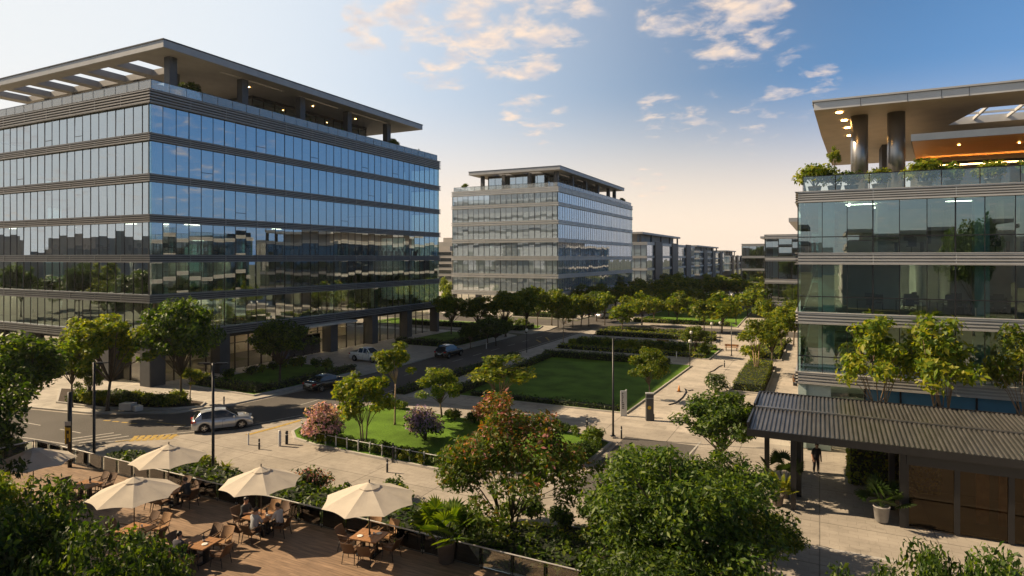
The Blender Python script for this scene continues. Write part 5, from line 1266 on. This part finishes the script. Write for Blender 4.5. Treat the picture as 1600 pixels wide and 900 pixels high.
# roof plants
for x,y,s,pr_,lab in ((-.3,46.9,1.65,'bright','leafy shrub at the corner of the right roof terrace'),(.9,47.0,1.2,'green','shrub beside the round column on the right roof terrace'),(1.9,47.2,1.1,'green2','low shrub between the two round columns'),(3.5,47.1,1.15,'bright','shrub in a pot between the columns, right one'),(6.0,47.0,1.55,'bright','big leafy shrub under the orange soffit'),(7.5,47.1,1.15,'green','shrub right of the big leafy one on the roof terrace'),(9.5,47.0,1.2,'bright','small shrub behind the roof balustrade, far right'),(11.5,47.0,1.3,'green','shrub behind the roof balustrade at the right edge')):
    potted_bush((x,y,17.19),lab,s,pr_,'pot_grey',.5,.42)
bl=tree('slim',.9,47.6,3.4,.42,'slim conical tree beside the columns on the right roof terrace',17.2)
for x,y,lab in ((-59.9,43.5,'low green planter at the near corner of the left roof terrace'),(-59.9,55,'planter behind the balustrade of the left roof terrace'),(-59.9,60,'second planter behind the balustrade of the left roof'),(-59.9,66,'third planter behind the balustrade of the left roof'),(-60,84.5,'round planter at the far end of the left roof terrace')):
    potted_bush((x,y,29.39),lab,1.0,'green2','pot_grey',.55,.5)
tree('round',-60.6,79.5,2.6,.9,'small round potted tree under the far end of the left roof',29.4)
tree('dense',-66,47.8,4.2,1.6,'tree under the roof opening at the near corner of the left roof terrace',29.4)
for k,y in enumerate((82.3,86.2,87.6,88.8)):
    q=MB().lathe((0,0,0),[(.001,0),(.55,0),(.62,.1),(.6,.42),(.5,.5),(.001,.52)],18)
    o=single('ottoman_seat',q,M['pot_grey'],('round grey seat beside the potted tree at the end of the left roof','round grey seat near the far end of the left roof','second last round seat on the left roof','last round seat at the far corner of the left roof')[k],'seat',smooth=True); o.location=(-60.2,y,29.4)
tree('round',-77.5,129.6,2.4,.9,'small tree on the left roof corner of the pale middle building',28.7)
tree('round',-54.0,184,2.6,1.0,'small tree at the far roof end of the pale middle building',28.7)

# ---------------------------------------------------------------- vehicles
p0,p1=at(300,677),at(378,667); ang=math.atan2(p1.y-p0.y,p1.x-p0.x); c=(p0+p1)/2
car('suv','paint_silver',(c.x-.1,c.y+.5,.006),ang-.05,'silver estate car with red tail lamps turning on the road',name='silver_car').scale=(.93,.93,.93)
car('pickup','paint_white',(-49.9,60.2,.11),-.06,'white pickup truck parked at the entrance of the left building',cat='pickup truck',name='pickup_truck')
car('sedan','paint_black',(-43.3,46.2,.006),math.radians(82),'black car at the kerb, half hidden by the yellow green tree',name='black_car')
car('suv','paint_black',(-43.0,68.0,.006),math.radians(88),'black car parked farther along the kerb beyond the white pickup',name='black_car')
p=at(945,497); car('sedan','paint_silver',(p.x,p.y,.006),1.2,'grey car on the far street beside the pale middle building',name='grey_car')
for k in range(9):
    p=at(1118+k*8.2,464-(k%2)*5); car('suv','paint_white',(p.x,p.y,.0),.4+.3*(k%3),'white car parked among the far trees of the avenue',group='white cars parked far off',name='white_car')
for k,(px,by) in enumerate(((1062,466),(1070,463),(1196,470),(1204,467),(1213,470))):
    p=at(px,by); car('suv','paint_white',(p.x,p.y,.0),.3,'white car parked among the far trees of the avenue',group='white cars parked far off',name='white_car')

# ---------------------------------------------------------------- terrace
TZ=.9
railing('terrace_railing',(-42.8,20.72),(-7.6,20.72),TZ,.85,'dark metal railing with clear panels along the terrace edge')
railing('terrace_railing',(-42.8,12.0),(-42.8,20.60),TZ,.85,'short dark railing closing the left end of the terrace')
def dining(px,d,rz,tname,parasol_r,seed,tan=(),skip=(),plabel=None,ht=2.85,dx=0):
    p=at_d(px,d); x,y=p.x,p.y
    spawn('dining_table',TABLE,(x,y,TZ),'wooden table '+tname,'table','terrace tables',rz)
    if parasol_r: parasol((x+dx,y,TZ),parasol_r,plabel,ht)
    rr=random.Random(seed); R_=Matrix.Rotation(rz,3,'Z')
    for i,(ox,oy,a,sd) in enumerate(((-.32,-.82,0,'left near'),(.34,-.82,0,'right near'),(-.32,.82,PI,'left far'),(.34,.82,PI,'right far'),(-1.02,.02,-PI/2,'left end'),(1.02,.02,PI/2,'right end'))):
        if i in skip: continue
        q=R_@Vector((ox+rr.uniform(-.06,.06),oy+rr.uniform(-.06,.06),0))
        spawn('armchair',CH_TAN if i in tan else CH_DARK,(x+q.x,y+q.y,TZ),('tan' if i in tan else 'dark brown')+' wicker armchair at the '+sd+' place, table '+tname,'chair','terrace chairs',rz+a+rr.uniform(-.22,.22))
    return Vector((x,y,TZ)),R_
def on_table(c,R_,ox,oy): q=R_@Vector((ox,oy,0)); return (c.x+q.x,c.y+q.y,TZ+.742)
def cup(c,R_,ox,oy,label):
    B=empty('cup',on_table(c,R_,ox,oy),label,'cup')
    link(bpy.data.objects.new('body',MB().lathe((0,0,0),[(.001,.002),(.03,.0),(.042,.09),(.038,.09),(.028,.01),(.001,.01)],14).mesh('body',M['white'],True)),B)
    link(bpy.data.objects.new('handle',MB().tube([(.038,0,.075),(.065,0,.065),(.062,0,.03),(.034,0,.022)],.006,5).mesh('handle',M['white'],True)),B)
def bottle(c,R_,ox,oy,label):
    B=empty('bottle',on_table(c,R_,ox,oy),label,'bottle')
    link(bpy.data.objects.new('body',MB().lathe((0,0,0),[(.001,0),(.045,.0),(.048,.02),(.048,.17),(.018,.23),(.018,.27),(.001,.27)],14).mesh('body',M['trim'],True)),B)
    link(bpy.data.objects.new('cap',MB().lathe((0,0,.271),[(.02,0),(.02,.03),(.001,.03)],10).mesh('cap',M['dark_metal'])),B)
    link(bpy.data.objects.new('paper_label',MB().lathe((0,0,0),[(.0485,.03),(.0485,.09)],14).mesh('paper_label',M['white'])),B)
def plate(c,R_,ox,oy,label,r=.12): 
    o=single('plate',MB().lathe((0,0,0),[(.001,.004),(r*.6,.004),(r,.018),(r,.022),(r*.6,.01),(.001,.01)],20),M['white'],label,'plate',smooth=True); o.location=on_table(c,R_,ox,oy)
c0,r0=dining(133,30.6,.12,'without parasol, left end',None,1,skip=())
bottle(c0,r0,.0,.25,'dark bottle on the table without a parasol')
c1,r1=dining(268,30.0,.1,'under the road side parasol',1.72,2,plabel='cream parasol farthest back, beside the street lamp',dx=-.2)
c2,r2=dining(212,25.6,.15,'under the front left parasol',1.72,3,tan=(3,),plabel='pale parasol in front on the left, over the planting',dx=-.1)
c3,r3=dining(408,26.9,.1,'under the middle parasol',1.70,4,tan=(2,),plabel='cream parasol in the middle, over three seated people')
c4,r4=dining(577,25.0,.12,'under the right hand parasol',1.9,5,tan=(2,3),plabel='largest cream parasol, on the right of the terrace')
p=at_d(52,29.6); parasol((p.x,p.y,TZ),1.75,'pale parasol at the far left of the terrace above the dark foliage',2.85)
c5,r5=dining(312,24.4,.15,'without parasol, shaded bottom',None,6,tan=(3,))
cup(c4,r4,.15,.1,'white cup on the right hand table'); plate(c4,r4,.3,.25,'white plate on the right hand table'); plate(c4,r4,-.3,-.2,'second white plate on the right hand table, nearer side'); bottle(c4,r4,.1,-.12,'dark bottle on the right hand table by the pole')
cup(c3,r3,-.2,.1,'white cup before the dark shirted person'); plate(c3,r3,.3,.1,'white plate on the middle table'); bottle(c3,r3,.12,.2,'dark bottle on the middle table')
bottle(c5,r5,.1,.1,'dark bottle on the shaded bottom table'); plate(c5,r5,.35,-.1,'white plate on the shaded bottom table'); cup(c1,r1,.2,.1,'white cup on the table nearest the road'); cup(c2,r2,.1,.2,'white cup on the front left table')
def seat(c,R_,rz,ox,oy,a,label,**k):
    q=R_@Vector((ox,oy,0)); return person((c.x+q.x,c.y+q.y,TZ),rz+a,label,'sit',**k)
seat(c3,r3,.1,-1.0,.04,-PI/2,'person in a dark shirt seated at the left end of the middle table',shirt=(.05,.055,.06))
seat(c3,r3,.1,1.0,.02,PI/2,'person in a white shirt seated at the right end of the middle table',shirt=(.55,.54,.52))
seat(c3,r3,.1,.36,-.8,0,'person in a grey shirt seated with back turned at the middle table',shirt=(.32,.34,.37))
seat(c5,r5,.15,-.32,-.8,0,'person in dark clothes seated at the shaded bottom table',shirt=(.05,.05,.07),hairlen=.4)
seat(c1,r1,.1,1.0,.02,PI/2,'person in black seated at the table nearest the road',shirt=(.03,.03,.03))
p=at(1275,740,.03); person((p.x,p.y,.03),math.radians(200),'person in black walking under the pavilion roof',shirt=(.03,.03,.034),legs=(.022,.022,.026),H=1.03)

# ---------------------------------------------------------------- street furniture
p=at(147,723); street_lamp((p.x,p.y,0),6.3,'tall black street lamp behind the left part of the terrace railing',1,.085,YAW)
p=at(333,748); street_lamp((p.x,p.y,.14),6.6,'tall black street lamp with two arms between the first two parasols',2,.085,YAW)
p=at(958,684); street_lamp((p.x,p.y,.12),7.0,'thin black street lamp at the right end of the island',1,.075,YAW)
p=at(1143,556); street_lamp((p.x,p.y,.0),4.3,'pale headed lamp standing on the promenade',1,.06,YAW)
for px,by,h,lab in ((1078,575,3.2,'lamp post at the far right corner of the big lawn'),(1080,560,3.4,'lamp post by the path beyond the lawn'),(1112,545,3.6,'lamp post in the garden bed beside the promenade'),(1125,540,3.4,'lamp post right of the one in the garden bed'),(823,552,3.2,'dark lamp post at the far left corner of the lawn')):
    p=at(px,by); post_lamp((p.x,p.y,.1),h,lab)
# bus-stop style sign on the terrace edge
p=at(109,730,TZ); B=empty('sign_post',(p.x,p.y,TZ),'dark post with a tall yellow and black sign at the left end of the terrace','sign',None,YAW)
link(bpy.data.objects.new('post',MB().tube([(0,0,0),(0,0,4.3)],.11,12).mesh('post',M['dark_metal'],True)),B)
sgn=link(bpy.data.objects.new('sign_board',MB().box(-.17,-.16,1.35,.17,-.115,2.65).mesh('sign_board',M['trim'])),B)
sy=MB(); sy.box(-.16,-.166,1.4,-.09,-.161,2.35); sy.box(.07,-.166,1.5,.15,-.161,2.3); sy.box(-.09,-.166,2.15,.07,-.161,2.3); sy.box(-.03,-.166,1.72,.05,-.161,1.95)
link(bpy.data.objects.new('yellow_marking',sy.mesh('yellow_marking',M['sign_yellow'])),sgn); link(bpy.data.objects.new('grey_header',MB().box(-.17,-.168,2.42,.17,-.161,2.65).mesh('grey_header',M['sign_grey'])),sgn)
# silver and dark totems by the lawn corner
p=at(974,650); B=empty('sign_totem',(p.x,p.y,0),'slim silver sign totem at the lawn corner','sign',None,YAW)
link(bpy.data.objects.new('panel',MB().box(-.24,-.07,.0,.20,.07,2.05).box(.201,-.10,.0,.27,.10,2.15).mesh('panel',M['sign_grey'])),B)
tm=MB(); rg=random.Random(4)
for k in range(9):
    z=1.82-k*.15; w=rg.uniform(.08,.2); tm.box(-.12,-.078,z,-.12+w,-.073,z+.08); tm.box(-.12+w*.3,-.078,z-.04,-.12+w*.5,-.073,z)
link(bpy.data.objects.new('marking',tm.mesh('marking',M['trim'])),B)
p=at(1015,657); B=empty('information_kiosk',(p.x,p.y,0),'dark upright information kiosk with a yellow disc on the promenade','kiosk',None,YAW)
link(bpy.data.objects.new('body',MB().box(-.29,-.17,.0,.29,.17,2.12).mesh('body',M['dark_stone'])),B)
link(bpy.data.objects.new('top_cap',MB().box(-.31,-.19,2.121,.31,.19,2.19).box(-.30,-.18,1.78,.30,-.171,1.81).mesh('top_cap',M['sign_grey'])),B)
link(bpy.data.objects.new('yellow_disc',MB().tube([(-.06,-.172,1.05),(-.06,-.185,1.05)],.14,20).mesh('yellow_disc',M['sign_yellow'])),B)
link(bpy.data.objects.new('side_fin',MB().box(.291,-.10,.0,.36,.10,.52).mesh('side_fin',M['dark_metal'])),B)
# low post fence on the island kerb
fp=[(-34.3,33.9),(-33.0,32.75),(-31.2,32.1),(-29.2,31.95),(-27.2,31.85),(-25.2,31.8),(-23.0,31.75),(-20.8,31.7)]
B=empty('post_fence',(fp[0][0],fp[0][1],.12),'low white post and rail fence along the front of the island','fence')
for i in range(len(fp)-1):
    a,b=Vector((*fp[i],.12)),Vector((*fp[i+1],.12))
    for t_ in (0,.5): q=a.lerp(b,t_); wpart('post',MB().tube([q,q+Vector((0,0,.75))],.05,8),M['pale_metal'],B)
    wpart('rail',MB().tube([a+Vector((0,0,.66)),b+Vector((0,0,.66))],.025,6),M['pale_metal'],B)
for px,by,h,lab,mt in ((437,697,1.05,'stout pale bollard on the road corner by the island','pale_metal'),(448,694,.9,'dark bollard right beside the stout pale one','dark_metal'),(405,702,.7,'thin dark bollard on the square left of the pale one','dark_metal'),(388,695,.8,'slim white bollard near the silver car','white'),(645,670,1.3,'dark bollard post behind the island trees','dark_metal'),(605,738,.8,'dark bollard at the front kerb of the island','dark_metal'),(614,722,1.2,'taller dark post at the front of the island','dark_metal'),(1132,574,.8,'dark bollard in the middle of the promenade','dark_metal'),(917,672,.9,'bollard at the back edge of the island near its lamp','dark_metal'),(971,686,.9,'last dark bollard at the island tip','dark_metal'),(1057,560,.9,'bollard on the path beyond the lawn','pale_metal'),(760,545,.9,'bollard on the pavement by the junction','pale_metal'),(350,634,.8,'bollard at the end of the corner bed','dark_metal')):
    p=at(px,by); bollard((p.x,p.y,.004),h,lab,.1 if 'stout' in lab else .06,mt)
# stone lumps and little fountain block in corner bed
q=MB().obox((0,0,.28),1.1,.7,.56,.3); q.obox((.9,.2,.2),.8,.6,.4,-.2); p=at(200,640,.22); o=single('stone_block',q,M['pale_metal'],'pale stone blocks in the corner bed before the left building','stone'); o.location=(p.x,p.y,.22)
# warning cone and cable on the promenade
p=at(1061,612); B=empty('warning_cone',(p.x,p.y,0),'small yellow warning cone on the promenade','cone')
link(bpy.data.objects.new('base',MB().box(-.2,-.2,0,.2,.2,.03).mesh('base',M['trim'])),B); link(bpy.data.objects.new('cone',MB().cyl(0,0,.03,.62,.15,.03,14).mesh('cone',M['orange'],True)),B)
pts=[at(1045,633),at(1056,630),at(1066,622),at(1072,613),at(1070,608),at(1076,611),at(1083,610)]
single('cable',MB().tube([(q.x,q.y,.05) for q in pts],.045,6),M['trim'],'dark cable snaking over the promenade beside the warning cone','cable',smooth=True)
single('cable',MB().tube([(q.x,q.y,.05) for q in (at(1109,582),at(1116,579),at(1122,574),at(1129,571))],.04,6),M['trim'],'second dark cable farther along the promenade','cable',smooth=True)
def bench(x,y,rz,label):
    B=empty('park_bench',(x,y,.02),label,'bench',None,rz)
    link(bpy.data.objects.new('seat',MB().box(-.9,-.22,.42,.9,.22,.47).mesh('seat',M['table'])),B)
    link(bpy.data.objects.new('backrest',MB().box(-.9,.2,.55,.9,.25,.85).mesh('backrest',M['table'])),B)
    for s in (-.7,.7): link(bpy.data.objects.new('leg',MB().box(s-.04,-.2,0,s+.04,.2,.42).box(s-.03,.19,.42,s+.03,.25,.8).mesh('leg',M['dark_metal'])),B)
p=at(1243,601); bench(p.x,p.y,PI/2,'dark bench at the side wall of the right building')
p=at(1035,540); bench(p.x,p.y,0,'bench on the path between the garden beds'); p=at(1143,548); bench(p.x,p.y,0,'bench across the end of the promenade')

# ---------------------------------------------------------------- pavilion
PX0,PX1,PY0,PY1=-3.3,18.0,34.3,41.6
B=empty('pavilion',(4,38,0),'open glass pavilion with a corrugated metal roof on dark posts','pavilion')
rf=MB()
def corr(x0,x1,y0,z0,y1,z1):
    n=int((x1-x0)/.21); prof=[]
    for i in range(n+1):
        x=x0+i*.21
        prof+= [(x,.0),(x+.07,.0),(x+.085,.06),(x+.155,.06),(x+.17,.0)]
    prof=[p for p in prof if p[0]<=x1]; k=len(prof)
    vs=[(x,y0,z0+h) for x,h in prof]+[(x,y1,z1+h) for x,h in prof]
    rf.add(vs,[(i,i+1,k+i+1,k+i) for i in range(k-1)])
corr(PX0,PX1,PY0,3.93,38.05,4.28); corr(PX0,PX1,38.0,4.20,PY1,4.42)
rs=wpart('roof_sheet',rf,M['roof_sheet'],B)
wpart('ridge_flashing',MB().box(PX0,37.86,4.33,PX1,38.10,4.38),M['roof_sheet'],rs)
wpart('roof_fascia',MB().ring(PX0-.1,PY0-.12,PX1+.1,PY1+.12,.1,3.62,3.98).box(PX0-.1,PY1+.0,3.99,PX1+.1,PY1+.1,4.5).box(PX0-.105,PY0,3.985,PX0-.005,38,4.3).box(PX0-.105,38.01,3.985,PX0-.005,PY1-.01,4.5),M['dark_metal'],B)
wpart('roof_soffit',MB().box(PX0,PY0,3.80,PX1,PY1,3.88),M['dark_stone'],B)
ps=MB()
for x,y in ((-1.2,34.7),(-1.0,36.7),(-2.7,38.2),(3.3,36.9),(3.55,34.75),(-1.0,41.0),(8.0,41.0)): ps.box(x-.13,y-.13,.02,x+.13,y+.13,3.80)
wparts('post',ps,M['dark_metal'],B)
g=MB(); fm=[]; F_=Face((3.7,34.75,0),(1,0,0),(0,-1,0),14)
for i,(a,b) in enumerate(spans(14,1.9)):
    q=MB(); F_.pane(q,a+.1,b-.1,0,.1,3.02,rng); w=wpart('window',q,M['bronze_glass'],B)
    f_=MB(); F_.box(f_,a-.12,a+.1,-.12,.09,.06,3.05); wpart('window_frame',f_,M['dark_metal'],w)
wpart('header_beam',MB().box(3.7,34.62,3.05,PX1-.2,34.9,3.79),M['trim'],B)
q=MB()
F2=Face((3.7,34.9,0),(0,1,0),(-1,0,0),6)
for a,b in spans(6,1.5): F2.pane(q,a+.05,b-.05,0,.1,3.05,rng)
wpart('side_window',q,M['bronze_glass'],B)
wpart('interior_wall',MB().box(3.9,40.6,.05,PX1-.3,40.8,3.79),M['bronze_back'],B); wpart('interior_floor',MB().box(3.85,35,.03,PX1-.3,40.5,.09),M['desk_dark'],B)
cu=MB()
for k in range(9): cu.obox((7+k*.9,36.6+.1*(k%2),1.6),.5,.12,3.0,.1*(k%3))
wparts('curtain',cu,M['table'],B)
dl=MB()
for k in range(6): dl.cyl(5+k*2,37,3.74,3.79,.10,n=10)
wparts('downlight',dl,M['warm_lamp'],B)
# furniture seen inside the right building and the left one
DK=[('desktop',MB().box(-.8,-.4,.70,.8,.4,.74).mesh('desktop',M['desk'])),('leg',MB().box(-.78,-.38,0,-.72,.38,.70).mesh('leg',M['desk_dark'])),('leg',MB().box(.72,-.38,0,.78,.38,.70).mesh('leg',M['desk_dark'])),('monitor',MB().box(-.3,-.03,.85,.3,.0,1.22).box(-.05,-.02,.74,.05,.0,.86).mesh('monitor',M['desk_dark'])),('office_chair',MB().box(-.25,-.95,.42,.25,-.5,.5).box(-.24,-1.0,.5,.24,-.94,1.05).box(-.03,-.76,.0,.03,-.7,.42).mesh('office_chair',M['desk_dark']))]
def desks(xs,ys,z,label,group,step=2.3,rz=0):
    r=random.Random(int(z*10+xs[0]))
    if ys[0]==ys[1]:
        x=xs[0]
        while x<xs[1]:
            if r.random()<.8: spawn('office_desk',DK,(x,ys[0]+r.uniform(-.2,.2),z),label,'desk',group,rz+r.uniform(-.1,.1))
            x+=step
    else:
        y=ys[0]
        while y<ys[1]:
            if r.random()<.8: spawn('office_desk',DK,(xs[0]+r.uniform(-.2,.2),y,z),label,'desk',group,rz+r.uniform(-.1,.1))
            y+=step
for z in (5.22,9.22,13.18): desks((0.8,17),(49.2,49.2),z,'office desk with monitor behind the glass front of the right building','desks in the right building'); 
desks((1.5,17),(51.6,51.6),9.22,'office desk with monitor behind the glass front of the right building','desks in the right building')
for z in (5.32,9.22,13.17): 
    desks((-86,-61),(41.4,41.4),z,'office desk behind the front glass of the left building','desks in the left building front',2.6)
    desks((-61.8,-61.8),(42,88),z,'office desk behind the east glass of the left building','desks in the left building side',2.6,PI/2)
